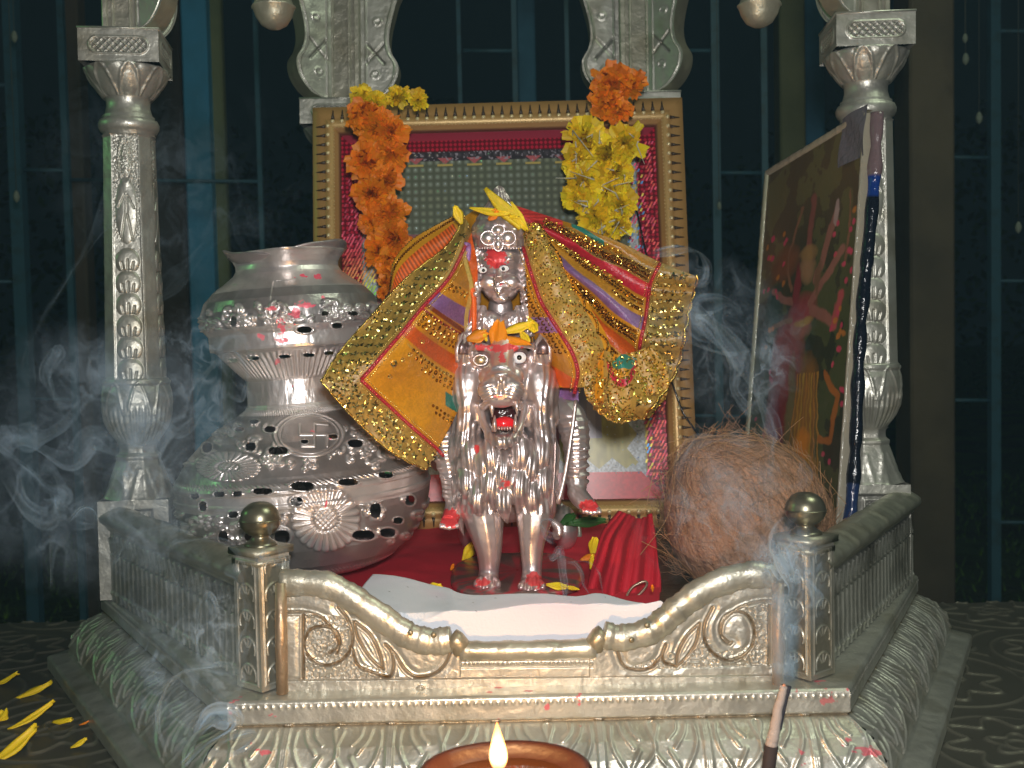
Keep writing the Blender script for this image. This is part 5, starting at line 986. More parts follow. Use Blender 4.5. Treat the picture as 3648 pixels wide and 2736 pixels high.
cr.lathe(P(FX, 890, Y0+.016), spl([(96, 0), (100, 12), (97, 26), (99, 34), (104, 60), (98, 84), (84, 112), (62, 140), (48, 160), (40, 176), (34, 186), (24, 205), (12, 222), (1, 230)], 3)*K, 120, dense=120, hf=lambda A, z, r, G: .0008*np.abs(np.sin(A*13))*(z/K < 30)+.0010*np.abs(np.sin(A*9))*np.abs(np.sin(z/K/11))*(z/K > 34), col=(.9, .85, .85, 1))
for dx, dy_, rx, ry in [(-34, -52, 25, 22), (34, -52, 25, 22), (0, -80, 20, 17), (0, -50, 15, 15), (0, -30, 15, 22)]: E(cr, FX-8+dx, 900+dy_, -.0045, rx, ry, 16); t = np.linspace(0, 2*np.pi, 24); cr.tube(P(FX-8+dx, 900+dy_, Y0-.0045)+np.stack([np.cos(t)*rx*K*1.12, 0*t, np.sin(t)*ry*K*1.12], 1), .0005, 6, cap=False)
for j in range(26): a = math.radians(-80+j*160/25); E(cr, FX+98*math.sin(a), 884, .016-.018*math.cos(a), 5, 5)
cr.obj('crown', IDOLM, gd)
ring = MB(); c = P(1795, 1035, Y0-.0075); t = np.linspace(.2, 5.6, 30); ring.tube(c+np.stack([np.cos(t)*26*K, .0008*np.sin(t), np.sin(t)*30*K], 1), .00028, 6, col=(1, .95, .85)); Tb(ring, [(1758, 990, -.0105), (1766, 1030, -.0115), (1782, 1052, -.0105)], [3, 3, 3], 6); ring.obj('nose_ring', mat('wire', (.9, .85, .75), metal=1, rough=.15), gd)
for x in (1683, 1882): o = MB(); E(o, x, 1010, .0, 13, 13, 8); E(o, x, 1042, .0, 10, 22, 8); o.obj('earring', IDOLM, gd)
o = MB(); Tb(o, [(2052, 1425, -.006), (2040, 1520, -.009), (2015, 1680, -.012), (1988, 1795, -.014)], [7, 7.5, 7.5, 8], 10, col=(1, 1, .98)); o.obj('rod', IDOLM, idol)
o = MB(); tip = [(1978, 1560, -.004), (1976, 1660, -.006), (1965, 1830, -.008)]; Tb(o, tip, [4, 4, 3], 8, col=(.7, .62, .6)); o.obj('sword', IDOLM, idol)
# plinth
o = MB(); pc = P(1845, 2130, Y0+.03); pc[2] = FZ+.0042; t = np.linspace(0, 2*np.pi, 160, endpoint=False); rx, ry = 235*K, .062
G = np.array([pc+np.stack([np.sign(np.cos(t))*np.abs(np.cos(t))**.7*rx*s_, np.sign(np.sin(t))*np.abs(np.sin(t))**.7*ry*s_, 0*t+z], 1) for s_, z in [(1.04, 0), (1.05, .001), (1.05, .0025), (1.0, .0035), (.97, .0040), (.6, .0042), (.02, .0042)]])
x, y = G[..., 0], G[..., 1]; m = (fbm(x*160, y*160, 3) > .46)[..., None]; G[..., 2] += .0008*(fbm(x*300, y*300, 8)-.5)
o.grid(G, col=np.where(m, np.array([.62, .07, .09, .1]), np.array([.35, .26, .24, .8])), wrap=True); o.obj('plinth', IDOLM, idol)
# ================================================================ the brocade shawl
shawl = thing('shawl', 'yellow and orange sequinned shawl with red piping spread over the goddess like wings', 'shawl', P(1783, 800, Y0+.03))
YEC, ORC, PUR, REDC, TEAL, GOC = np.array([.68, .29, .010]), np.array([.74, .12, .012]), np.array([.30, .14, .36]), np.array([.42, .012, .035]), np.array([.03, .25, .19]), np.array([.42, .25, .05])
q = np.random.default_rng(33)
def sheet(net, nu, nv, fold=None, amp=0):
    G = netsheet(net, nu, nv); U, V = np.meshgrid(np.linspace(0, 1, nu), np.linspace(0, 1, nv)); X, Y, D = G[..., 0], G[..., 1], G[..., 2].copy()
    if fold is not None: D = D+fold(U, V, X, Y)
    W = P(X, Y, Y0+D); return W, U, V, X, Y
def ringseq(o, c, n, r_, col=(.30, .17, .07)):
    n = n/np.linalg.norm(n); e = np.cross(n, (0, 0, 1.)); e /= np.linalg.norm(e)+1e-9; f = np.cross(n, e); a = np.arange(10)/10*2*np.pi
    ci = np.cos(a)[:, None]*e+np.sin(a)[:, None]*f; G = np.stack([c+ci*r_*.42, c+ci*r_*.45+n*.0005, c+ci*r_*.75+n*.0008, c+ci*r_+n*.0001]); o.grid(G, 0, (*col, 1), wrap=True)
def mirror(o, c, n, e, L_, w_, col):
    n = n/np.linalg.norm(n); e = e-n*(e@n); e /= np.linalg.norm(e)+1e-9; f = np.cross(n, e); h = .0007; c = c+n*.0006
    o.add([c-e*L_, c-f*w_, c+e*L_, c+f*w_, c+n*h], [(0, 1, 4), (1, 2, 4), (2, 3, 4), (3, 0, 4)], col=(*col, 1))
def at_uv(W, N, u, v):
    nv, nu = W.shape[:2]; a = np.clip(u, 0, 1)*(nu-1); b = np.clip(v, 0, 1)*(nv-1); i, j = int(min(a, nu-2)), int(min(b, nv-2)); fa, fb = a-i, b-j
    p = (W[j, i]*(1-fa)+W[j, i+1]*fa)*(1-fb)+(W[j+1, i]*(1-fa)+W[j+1, i+1]*fa)*fb; return p, N[j, i]
def sprinkle_mirrors(seq, W, N, inside, X, Y, cell=24):
    """flower clusters of pointed mirrors all over a band: inside = mask on the grid"""
    xs0, xs1, ys0, ys1 = X[inside].min(), X[inside].max(), Y[inside].min(), Y[inside].max()
    jj, ii = np.nonzero(inside); Px = X[jj, ii]; Py = Y[jj, ii]; y_ = ys0; row = 0
    while y_ < ys1:
        x_ = xs0+(row % 2)*cell/2
        while x_ < xs1:
            d = (Px-x_)**2+(Py-y_)**2; k = int(d.argmin())
            if d[k] < 30:
                c, n_ = W[jj[k], ii[k]], N[jj[k], ii[k]]; e0 = np.array([1., 0, 0]); a0 = q.uniform(0, 1); 
                for m in range(5):
                    a = a0+m*2*np.pi/5; e = np.array([math.cos(a), 0, math.sin(a)]); cc = c+(e-n_*(e@n_))*cell*.27*K; nn = n_+q.normal(size=3)*.24; g_ = q.choice([1.0, .75, .35], p=[.55, .25, .2])
                    mirror(seq, cc, nn, e, cell*.29*K, cell*.16*K, (g_, g_*.95, g_*.78))
            x_ += cell
        y_ += cell*.86; row += 1
def beads(o, path, step, r_, col, off=0):
    p = np.asarray(path); L_ = np.concatenate([[0], np.cumsum(np.linalg.norm(np.diff(p, axis=0), axis=1))]); t = np.arange(0, L_[-1], step)
    for s_ in t: c = np.array([np.interp(s_, L_, p[:, k]) for k in range(3)]); o.ell(c+q.normal(size=3)*r_*.15, r_*q.uniform(.8, 1.15), 6, 4, col=(*col, 1))
def nearest(W, X, Y, N, pts, lift=.0006):
    out = []
    for x, y in pts: k = np.unravel_index(((X-x)**2+(Y-y)**2).argmin(), X.shape); out.append(W[k]+N[k]*lift+(P(x, y, W[k][1])-W[k]))
    return np.array(out)
def piping(W, X, Y, N, line, w=11, parent=None, n=8):
    s_ = spl(line, n); p = nearest(W, X, Y, N, s_, .0010); o = MB(); 
    o.tube(p, w*K*.62, 8, col=(*REDC*1.0, 1), flat=.9); o.obj('piping', CLOTHM, parent)
    o = MB(); tn = np.gradient(s_, axis=0); tn /= np.linalg.norm(tn, axis=1, keepdims=True)+1e-9; nrm = np.stack([-tn[:, 1], tn[:, 0]], 1)
    for sg in (-1, 1): beads(o, nearest(W, X, Y, N, s_+nrm*w*1.35*sg, .0010), .0017, .00055, (1, .9, .6))
    beads(o, p+N[0, 0]*0+np.array([0, -w*K*.6, 0]), .0022, .0006, (.8, .25, .3)); o.obj('piping_beads', GOLDM, parent)
def embro(U, a, f): return .82+.18*np.sin(a*f)
# --- left wing, front panel
net = [[(1652, 770, .012), (1660, 782, .010), (1668, 800, .012), (1680, 830, .010)],
       [(1590, 880, -.004), (1625, 905, -.010), (1660, 925, -.008), (1700, 950, .000)],
       [(1440, 1000, -.026), (1530, 1045, -.030), (1620, 1065, -.022), (1697, 1080, .002)],
       [(1310, 1140, -.044), (1430, 1190, -.044), (1560, 1220, -.026), (1700, 1260, .014)],
       [(1205, 1262, -.056), (1355, 1330, -.054), (1500, 1400, -.034), (1640, 1440, .010)],
       [(1143, 1358, -.064), (1262, 1490, -.062), (1390, 1605, -.052), (1520, 1672, -.036)],]
def fL(U, V, X, Y): return .0085*np.sin(U*8+V*3.5+.6*np.sin(V*7))*sstep(.05, .4, V)*(1-.45*V)+.0022*np.sin(V*12+U*9)+.0012*np.sin(V*30+U*4)
W, U, V, X, Y = sheet(net, 330, 380, fL); N = gnormals(W)
outer = spl([(1652, 770), (1590, 880), (1440, 1000), (1310, 1140), (1205, 1262), (1143, 1358)], 8); hem = spl([(1143, 1358), (1262, 1490), (1390, 1605), (1520, 1672)], 8)
pl1 = [(1655, 870), (1600, 985), (1500, 1105), (1400, 1225), (1285, 1352)]; pl2 = [(1285, 1352), (1360, 1425), (1450, 1510), (1545, 1592), (1575, 1625)]
dO, dH = dpoly(X, Y, outer), dpoly(X, Y, hem); dP = np.minimum(dpoly(X, Y, spl(pl1, 6)), dpoly(X, Y, spl(pl2, 6)))
sideA = (Y-np.interp(X, [1285, 1400, 1500, 1600, 1655, 1700], [1352, 1225, 1105, 985, 870, 800])) < 0; sideB = (Y-np.interp(X, [1143, 1285, 1360, 1450, 1545, 1600], [1230, 1352, 1425, 1510, 1592, 1640])) > 0
band = (sideA & (Y < 1360)) | sideB | (X < 1285)
s_ = (Y-1000)*.80-(X-1650)*.55     # coordinate across the stripes
c = np.zeros(X.shape+(3,)); c[:] = YEC; thr = (.85+.15*np.sin((X*.5+Y)*.9))[..., None]
inner = sstep(1.0, .80, np.clip((1700-X)/(1700-1330), 0, 1))
def stripe(lo, hi, col, xl=0, xr=5000, bend=0.0):
    global c
    ss = s_+bend*(X-1560)**2/400.; m = (ss > lo) & (ss < hi) & ~band & (X > xl) & (X < xr); c = np.where(m[..., None], col*(.8+.25*np.sin((X*1.0-Y*.4)*1.4))[..., None], c)
stripe(80, 135, PUR*1.1, 1490, 1680, .30); stripe(-60, 20, YEC*.9); stripe(158, 166, REDC, 1450, bend=.30); stripe(296, 303, GOC*1.6, 1450, bend=.30); stripe(232, 286, ORC*1.05, 1420, bend=.30); stripe(352, 392, TEAL, 1585, bend=.30); stripe(135, 150, ORC*.4)
xw = X-14*np.sin((Y-900)/90)-6*np.sin(Y/31); m = (xw > 1668) & ~band; c = np.where(m[..., None], ORC*1.15, c); m = (xw > 1650) & (xw < 1664) & ~band; c = np.where(m[..., None], np.array([.7, .5, .12]), c)
c = np.where(band[..., None], GOC*(.7+.5*vnoise(X/7, Y/7))[..., None], c); c *= ((.72+.35*fbm(X/18, Y/18, 3))*(.74+.5*fbm(X/4.5, Y/4.5, 9, 2)))[..., None]
fm = MB().grid(W, col=np.clip(c, 0, 1)); pn = fm.obj('front_panel', CLOTHM, shawl); sm = pn.modifiers.new('t', 'SOLIDIFY'); sm.thickness = .0005
seq = MB(); inb = band & (dO > 12) & (dH > 12) & (dP > 20); inb[:, :3] = False; sprinkle_mirrors(seq, W, N, inb, X, Y, 35)
for (lo, xl) in [(36, 1480), (50, 1500), (165, 1440), (182, 1440), (198, 1430), (214, 1420), (300, 1470), (318, 1480), (335, 1500), (415, 1540), (430, 1550)]:
    m_ = (np.abs(s_+.30*(X-1560)**2/400.-lo) < 3) & ~band & (X > xl) & (X < 1665) & (dP > 25); jj, ii = np.nonzero(m_); 
    if len(jj) == 0: continue
    o_ = np.argsort(X[jj, ii]); last = -99; big = lo in (182, 318)
    for k in o_:
        if X[jj[k], ii[k]]-last > (17 if big else 13): last = X[jj[k], ii[k]]; ringseq(seq, W[jj[k], ii[k]]+N[jj[k], ii[k]]*.0004, N[jj[k], ii[k]]+q.normal(size=3)*.1, (9.5 if big else 6.5)*K, q.choice([(.42, .22, .10), (.62, .5, .33), (.30, .16, .07)], axis=0))
for (x, y, r_) in [(1398, 1293, 13), (1385, 1337, 9), (1430, 1280, 8), (1455, 1262, 9), (1548, 1180, 9), (1500, 1215, 8)]:
    p = nearest(W, X, Y, N, [(x, y)], .0012)[0]; ringseq(seq, p, np.array([.03, -1, .08]), r_*K, (1, .98, .9))
seq.obj('sequins', GOLDM, pn, smooth=False)
piping(W, X, Y, N, pl1, 11, pn); piping(W, X, Y, N, pl2, 11, pn)
o = MB()      # scalloped beaded edge
for ed, n_ in ((outer, 15), (hem, 9)):
    L_ = np.linspace(0, len(ed)-1, n_*10); ex = np.interp(L_, range(len(ed)), ed[:, 0]); ey = np.interp(L_, range(len(ed)), ed[:, 1]); ph = np.abs(np.sin(np.linspace(0, n_*np.pi, n_*10))); tn = np.stack([np.gradient(ex), np.gradient(ey)], 1); tn /= np.linalg.norm(tn, axis=1, keepdims=True)
    sg = 1 if ed is outer else 1; pp = np.stack([ex-tn[:, 1]*-1*-(7*ph)*-1, ey+tn[:, 0]*(7*ph)*1], 1); pts = nearest(W, X, Y, N, pp, .0003); o.tube(pts, .0007, 6, col=(.8, .6, .25, 1)); beads(o, pts, .0019, .0009, (1, .88, .55))
o.obj('edge_beads', GOLDM, pn)
# --- left back fold (orange stripe, darker yellow, behind the front panel)
net = [[(1640, 760, .030), (1650, 790, .028), (1665, 830, .030)], [(1560, 800, .020), (1600, 860, .014), (1640, 920, .020)], [(1470, 855, .008), (1520, 930, .0), (1570, 1000, .006)], [(1405, 930, -.002), (1440, 1000, -.012), (1490, 1060, -.010)], [(1390, 1030, -.006), (1395, 1075, -.018), (1420, 1110, -.020)]]
W, U, V, X, Y = sheet(net, 130, 200, lambda U, V, X, Y: .0015*np.sin(U*8+V*5)); N = gnormals(W)
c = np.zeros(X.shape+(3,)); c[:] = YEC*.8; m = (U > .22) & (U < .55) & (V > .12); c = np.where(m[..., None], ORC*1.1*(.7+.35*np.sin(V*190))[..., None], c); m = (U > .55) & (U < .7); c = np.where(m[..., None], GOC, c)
bp = MB().grid(W, col=c).obj('back_panel', CLOTHM, shawl); sm = bp.modifiers.new('t', 'SOLIDIFY'); sm.thickness = .0005
seq = MB()
for v in np.linspace(.1, .98, 34):
    p, n_ = at_uv(W, N, .10, v); ringseq(seq, p+n_*.0004, n_, 6*K)
    p, n_ = at_uv(W, N, .62, v); ringseq(seq, p+n_*.0004, n_, 5.5*K)
beads(seq, [at_uv(W, N, .0, v)[0] for v in np.linspace(0, 1, 40)], .002, .0008, (1, .85, .5)); seq.obj('sequins', GOLDM, bp, smooth=False)
# --- hood behind the crown
net = [[(1650, 775, .020), (1700, 745, .034), (1783, 735, .040), (1850, 735, .034), (1900, 780, .018)], [(1655, 850, .012), (1690, 830, .030), (1783, 830, .042), (1870, 830, .030), (1895, 860, .008)], [(1660, 960, .008), (1680, 950, .030), (1783, 960, .045), (1880, 950, .028), (1890, 970, .006)], [(1670, 1100, .008), (1690, 1100, .030), (1783, 1100, .048), (1880, 1100, .028), (1895, 1110, .006)], [(1660, 1250, .012), (1690, 1260, .030), (1783, 1260, .05), (1880, 1260, .028), (1900, 1260, .010)]]
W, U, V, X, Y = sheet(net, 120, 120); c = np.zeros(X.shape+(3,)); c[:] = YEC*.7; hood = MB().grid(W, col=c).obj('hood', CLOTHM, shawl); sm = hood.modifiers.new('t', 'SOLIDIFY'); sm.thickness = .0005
# --- right spread
net = [[(1800, 722, .024), (1840, 770, .014), (1870, 830, .008), (1885, 900, .004)],
       [(1930, 762, .016), (1950, 850, .006), (1965, 960, -.002), (1960, 1060, -.004)],
       [(2080, 812, .006), (2088, 940, -.004), (2080, 1070, -.010), (2060, 1200, -.010)],
       [(2220, 868, .002), (2218, 1020, -.010), (2200, 1180, -.016), (2150, 1330, -.016)],
       [(2345, 930, -.002), (2335, 1100, -.014), (2300, 1290, -.022), (2220, 1440, -.022)],
       [(2482, 985, -.008), (2445, 1130, -.020), (2400, 1330, -.028), (2285, 1492, -.028)]]
def fR(U, V, X, Y): return -.0100*np.sin(U*13+V*2.6+.8*np.sin(V*6))*sstep(.05, .35, V)*(1-.3*V)+.0022*np.sin(U*29+V*7)*np.sin(V*5)
W, U, V, X, Y = sheet(net, 380, 420, fR); N = gnormals(W); c = np.zeros(X.shape+(3,)); c[:] = YEC
UU = U+.028*np.sin(V*9)+.012*np.sin(V*21+U*9)+.012*(fbm(U*9, V*14, 3)-.5)
def st(lo, hi, col, fr=1.5, v0=0, v1=2):
    global c
    m = (UU > lo) & (UU < hi) & (V > v0) & (V < v1); c = np.where(m[..., None], col*(.82+.2*np.sin(Y*fr))[..., None], c)
st(-.1, .07, YEC*.8); st(.0, .05, TEAL, v0=.34, v1=.5); st(.07, .19, GOC, .8, v0=.2); st(.0, .22, REDC*1.2+ORC*.35, .5, 0, .3); st(.19, .30, REDC*1.5+np.array([.12, .01, 0])); st(.44, .53, PUR); st(.66, .77, ORC*1.25); st(.88, .96, TEAL, v0=.7)
plR = [(2350, 942), (2318, 1010), (2300, 1120), (2282, 1230), (2272, 1330), (2240, 1410), (2195, 1432)]; dP = dpoly(X, Y, spl(plR, 6)); xr = np.interp(Y, [942, 1010, 1120, 1230, 1330, 1410], [2350, 2318, 2300, 2282, 2272, 2240]); band = X > xr
c = np.where(band[..., None], GOC*(.7+.5*vnoise(X/7, Y/7))[..., None], c); c *= ((.70+.35*fbm(X/18, Y/18, 3))*(.72+.5*fbm(X/4.5, Y/4.5, 9, 2)))[..., None]
rp_ = MB().grid(W, col=np.clip(c, 0, 1)).obj('side_panel', CLOTHM, shawl); sm = rp_.modifiers.new('t', 'SOLIDIFY'); sm.thickness = .0005
seq = MB()
for lo, big, v0 in [(.10, 0, .22), (.13, 1, .22), (.16, 0, .22), (.335, 0, .25), (.36, 0, .3), (.40, 1, .55), (.56, 0, .3), (.59, 1, .35), (.62, 0, .4), (.80, 0, .5), (.83, 1, .5), (.86, 0, .55), (.98, 0, .6)]:
    for v in np.arange(v0, .86, .020 if big else .016):
        uu = lo-.028*math.sin(v*9)-.012*math.sin(v*21+lo*9); p, n_ = at_uv(W, N, uu, v); x, y = to_px(p)
        if x < np.interp(y, [942, 1010, 1120, 1230, 1330, 1410], [2350, 2318, 2300, 2282, 2272, 2240])-18: ringseq(seq, p+n_*.0004, n_+q.normal(size=3)*.1, (9 if big else 6)*K, q.choice([(.38, .2, .09), (.6, .45, .25), (.28, .14, .06)], axis=0))
inb = band & (dP > 16) & (V < .96) & (U > .03) & (U < .97); sprinkle_mirrors(seq, W, N, inb, X, Y, 35)
for k in range(520): p, n_ = at_uv(W, N, q.uniform(.3, .34) if k % 2 else q.uniform(.06, .18), q.uniform(.2, .6)); mirror(seq, p, n_+q.normal(size=3)*.3, np.array([1., 0, .2]), 4*K, 3*K, (1, .85, .35))
seq.obj('sequins', GOLDM, rp_, smooth=False); piping(W, X, Y, N, plR, 11, rp_)
o = MB(); ed = [at_uv(W, N, u, 1.0)[0]+np.array([.0015*abs(math.sin(u*30)), -.001, 0]) for u in np.linspace(0, 1, 200)]; o.tube(ed, .0008, 6, col=(.8, .55, .2, 1)); beads(o, np.array(ed), .002, .001, (1, .88, .55)); o.obj('edge_beads', GOLDM, rp_)
# --- folded corner hanging at the lower right
net = [[(2330, 1225, -.024), (2270, 1250, -.030), (2200, 1262, -.030), (2125, 1235, -.022)], [(2378, 1310, -.024), (2300, 1340, -.033), (2200, 1350, -.033), (2092, 1310, -.022)], [(2376, 1405, -.022), (2300, 1430, -.033), (2190, 1440, -.033), (2082, 1395, -.022)], [(2318, 1478, -.018), (2255, 1492, -.028), (2190, 1498, -.028), (2118, 1455, -.018)]]
W, U, V, X, Y = sheet(net, 240, 180, lambda U, V, X, Y: -.0038*np.sin(U*10+1.1*np.sin(V*3)+.6)-.0014*np.sin(U*23+V*5)); N = gnormals(W); c = np.zeros(X.shape+(3,)); c[:] = GOC*1.1
rU = np.hypot((X-2215)/115, (Y-1290)/190); c = np.where(((rU > .32) & (rU < .46) & (Y > 1290))[..., None], REDC*1.2, c); c = np.where(((rU < .30) & (Y > 1240))[..., None], YEC*.9, c); c = np.where((np.hypot((X-2225+(Y-1290)*.3)/42, (Y-1290)/26+.2*np.sin(X/9)) < 1)[..., None], TEAL*.9, c); c = np.where(((X > 2120) & (X < 2150) & (Y < 1440))[..., None], YEC*1.15, c)
c *= (.8+.35*fbm(X/9, Y/9, 3))[..., None]; lc = MB().grid(W, col=np.clip(c, 0, 1)).obj('folded_corner', CLOTHM, shawl); sm = lc.modifiers.new('t', 'SOLIDIFY'); sm.thickness = .0005
seq = MB()
for k in range(760): p, n_ = at_uv(W, N, q.random(), q.random()); mirror(seq, p, n_+q.normal(size=3)*.3, q.normal(size=3), 7*K, 3.2*K, (q.uniform(.5, 1), q.uniform(.5, .85), .35))
for v in (.99,):
    ed = [at_uv(W, N, u, v)[0]+np.array([0, -.001, -.0012*abs(math.sin(u*26))]) for u in np.linspace(0, 1, 120)]; seq.tube(ed, .0006, 6, col=(.85, .6, .25, 1)); beads(seq, np.array(ed), .0021, .0009, (1, .88, .55))
for u in (.74, .90): ed = [at_uv(W, N, u+.03*math.sin(v*5), v)[0]+np.array([0, -.0015, 0]) for v in np.linspace(0, .95, 40)]; seq.tube(ed, .0006, 6, col=(.85, .6, .25, 1)); beads(seq, np.array(ed), .0021, .0009, (1, .88, .55))
seq.obj('sequins', GOLDM, lc, smooth=False)
# --- front border that hangs beside the face on the right
net = [[(1868, 800, .006), (1880, 800, -.002), (1900, 795, -.006), (1925, 800, .000)], [(1870, 900, -.002), (1900, 900, -.010), (1945, 890, -.014), (1990, 905, -.006)], [(1880, 1040, -.006), (1935, 1030, -.016), (1990, 1010, -.020), (2050, 1015, -.010)], [(1895, 1180, .006), (1970, 1160, -.020), (2040, 1130, -.024), (2110, 1110, -.014)], [(1960, 1290, .010), (2020, 1275, -.022), (2090, 1240, -.028), (2172, 1230, -.018)], [(1990, 1380, .006), (2060, 1380, -.020), (2100, 1370, -.024), (2150, 1310, -.018)]]
W, U, V, X, Y = sheet(net, 260, 380, lambda U, V, X, Y: .001*np.sin(V*40+U*3)); N = gnormals(W); plB = [(1868, 880), (1905, 1000), (1935, 1080), (1990, 1170), (2045, 1265), (2060, 1330), (2052, 1400)]; dP = dpoly(X, Y, spl(plB, 6))
xb = np.interp(Y, [880, 1000, 1080, 1170, 1265, 1400], [1868, 1905, 1935, 1990, 2045, 2055]); band = X > xb; c = np.zeros(X.shape+(3,)); c[:] = YEC
c = np.where((~band & (Y > 1130) & (Y < 1185))[..., None], PUR*1.2, c); c = np.where((~band & (Y+(X-1950)*-.6 > 1290) & (Y+(X-1950)*-.6 < 1345))[..., None], ORC*1.2, c); c = np.where(band[..., None], GOC*(.8+.5*vnoise(X/6, Y/6))[..., None], c); c = np.where((U > .9)[..., None], YEC*1.1, c)
c *= (.88+.24*fbm(X/14, Y/14, 3))[..., None]; bb = MB().grid(W, col=np.clip(c, 0, 1)).obj('face_border', CLOTHM, shawl); sm = bb.modifiers.new('t', 'SOLIDIFY'); sm.thickness = .0005
seq = MB()
for k, off in enumerate((14, 32, 50)):
    for y in np.arange(930, 1260, 20 if k == 1 else 16):
        x = np.interp(y, [880, 1000, 1080, 1170, 1265], [1868, 1905, 1935, 1990, 2045])-off-6
        if x < 1872: continue
        p = nearest(W, X, Y, N, [(x, y)], .0006)[0]; ringseq(seq, p, np.array([.05, -1, .1])+q.normal(size=3)*.1, (10 if k == 1 else 6.5)*K, (.30, .2, .08))
inb = band & (dP > 16) & (U < .88); jj, ii = np.nonzero(inb)
for k in q.choice(len(jj), 620): mirror(seq, W[jj[k], ii[k]], N[jj[k], ii[k]]+q.normal(size=3)*.35, q.normal(size=3), 6*K, 3*K, (q.uniform(.4, .9), q.uniform(.35, .7), q.uniform(.1, .3)))
sc = np.linspace(0, 1, 240); ed = [at_uv(W, N, .90+.08*abs(math.sin(v*22)), v)[0]+np.array([0, -.0012, 0]) for v in sc]; seq.tube(ed, .0009, 6, col=(.30, .2, .08, 1)); beads(seq, np.array(ed)+(0, -.0007, 0), .0024, .0008, (1, .8, .4))
seq.obj('sequins', GOLDM, bb, smooth=False); piping(W, X, Y, N, plB, 12, bb)
net = [[(1885, 1225, .034), (1950, 1240, .030), (2010, 1260, .024)], [(1900, 1330, .034), (1970, 1330, .028), (2055, 1340, .018)], [(1925, 1410, .034), (1990, 1420, .028), (2062, 1430, .018)]]
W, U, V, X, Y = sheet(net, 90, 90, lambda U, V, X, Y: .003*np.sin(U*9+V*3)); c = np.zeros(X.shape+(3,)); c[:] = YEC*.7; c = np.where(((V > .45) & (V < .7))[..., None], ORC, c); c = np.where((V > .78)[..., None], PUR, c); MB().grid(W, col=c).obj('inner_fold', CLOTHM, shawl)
# --- orange edging that frames the face on the left
o = MB(); p = spl([(1672, 1000, .004), (1688, 1060, .002), (1690, 1130, .0), (1688, 1200, .002), (1672, 1250, .004)], 8); o.tube(P(p[:, 0], p[:, 1], Y0+p[:, 2]-.004), 11*K, 10, col=(*ORC*1.2, 1), flat=.7); o.obj('face_edging', CLOTHM, shawl)
o = MB(); p = spl([(1655, 870, 0), (1668, 880, .004), (1660, 960, .004), (1655, 1010, .004)], 6); o.tube(P(p[:, 0], p[:, 1], Y0+p[:, 2]-.006), 12*K, 10, col=(*PUR, 1), flat=.7); o.obj('face_edging', CLOTHM, shawl)
# ================================================================ loose petals
def petals(lst):
    q = np.random.default_rng(77)
    for (x, y, Yd, L_, wd, ang, tilt, col, label, cat, grp, kind) in lst:
        c = P(x, y, Yd) if Yd is not None else None
        if Yd is None: c = Pz(x, y, tilt if tilt > .001 else .003); c = np.array(c); flat = True
        else: flat = False
        a = R(ang); k = mpp(c[1])
        if flat: d = np.array([math.cos(a), math.sin(a)*1.6, .22]); up = np.array([.1, -.55, 1.])
        else: d = np.array([math.cos(a), -.15, math.sin(a)]); up = np.array([.2*math.cos(a+1.5), -1, .35])
        o = MB(); petal_into(o, -d*L_*k/2, d, up, L_*k, wd*k, col, curl=q.uniform(-.05, .34), nx=7, ny=9, ruff=.18, q=q, pointed=.55)
        ob = o.obj(kind, PETAL, label=label, cat=cat, group=grp); ob.location = Vector(c); s_ = ob.modifiers.new('t', 'SOLIDIFY'); s_.thickness = .0003
YG = YEL
L = []
gt = 'petals scattered on the table'
for (x, y, l, w_, a, lab) in [(25, 2425, 100, 40, 5, 'topmost yellow petal at the left edge of the dark table top'), (135, 2455, 130, 44, 30, 'slender yellow petal right of the topmost one on the table'), (15, 2545, 60, 60, 80, 'round yellow petal at the left edge of the table'), (130, 2555, 170, 40, 28, 'longest thin yellow petal on the table left of the shrine'), (222, 2565, 90, 44, -12, 'short yellow petal touching the right end of the longest one'), (75, 2660, 190, 70, 42, 'largest yellow petal lowest on the table at the left'), (285, 2650, 60, 26, 20, 'tiny yellow petal nearest the shrine base moulding on the left')]:
    L.append((x, y, None, l, w_, a, 0, YG, lab, 'petal', gt, 'petal'))
L.append((302, 2575, None, 36, 14, 20, 0, ORG, 'tiny orange petal on the table beside the short yellow one', 'petal', gt, 'petal'))
gh = 'petals on the goddess head'
for (x, y, l, w_, a, col, lab) in [(1800, 745, 210, 70, -48, YG, 'long pointed yellow petal standing on top of the goddess crown'), (1745, 755, 150, 34, -14, YG, 'thin yellow petal lying across the goddess crown'), (1850, 770, 120, 34, -62, YG, 'narrow yellow petal right of the crown, over the shawl'), (1632, 765, 70, 48, 110, YG, 'small yellow petal on the shawl left of the crown'), (1805, 770, 90, 30, -20, YG, 'short yellow petal low at the right of the crown'), (1758, 767, 50, 42, 40, ORG, 'small orange petal on the crown under the yellow ones')]:
    L.append((x, y, Y0-.006, l, w_, a, .0, col, lab, 'petal', gh, 'petal'))
gl = 'petals on the lion head'
for (x, y, l, w_, a, col, lab) in [(1700, 1195, 80, 70, 20, ORG, 'leftmost orange petal on the lion head, beside its left ear'), (1775, 1195, 120, 80, 75, ORG, 'upright orange petal in the middle of the lion head'), (1845, 1165, 130, 50, 18, YG, 'yellow petal curving up over the lion head'), (1835, 1215, 120, 44, -20, ORG, 'long orange petal sloping to the right ear of the lion'), (1728, 1195, 50, 16, -80, YG, 'thin yellow sliver between the orange petals on the lion head'), (1868, 1200, 60, 34, -60, YG, 'small yellow petal near the right ear of the lion'), (1896, 1160, 60, 50, -70, YG, 'folded yellow petal tip behind the lion right ear')]:
    L.append((x, y, Y0-.012, l, w_, a, .0, tuple(np.array(col)*[1, 1.25 if col is ORG else 1, 1]), lab, 'petal', gl, 'petal'))
gf = 'petals on the shrine floor'
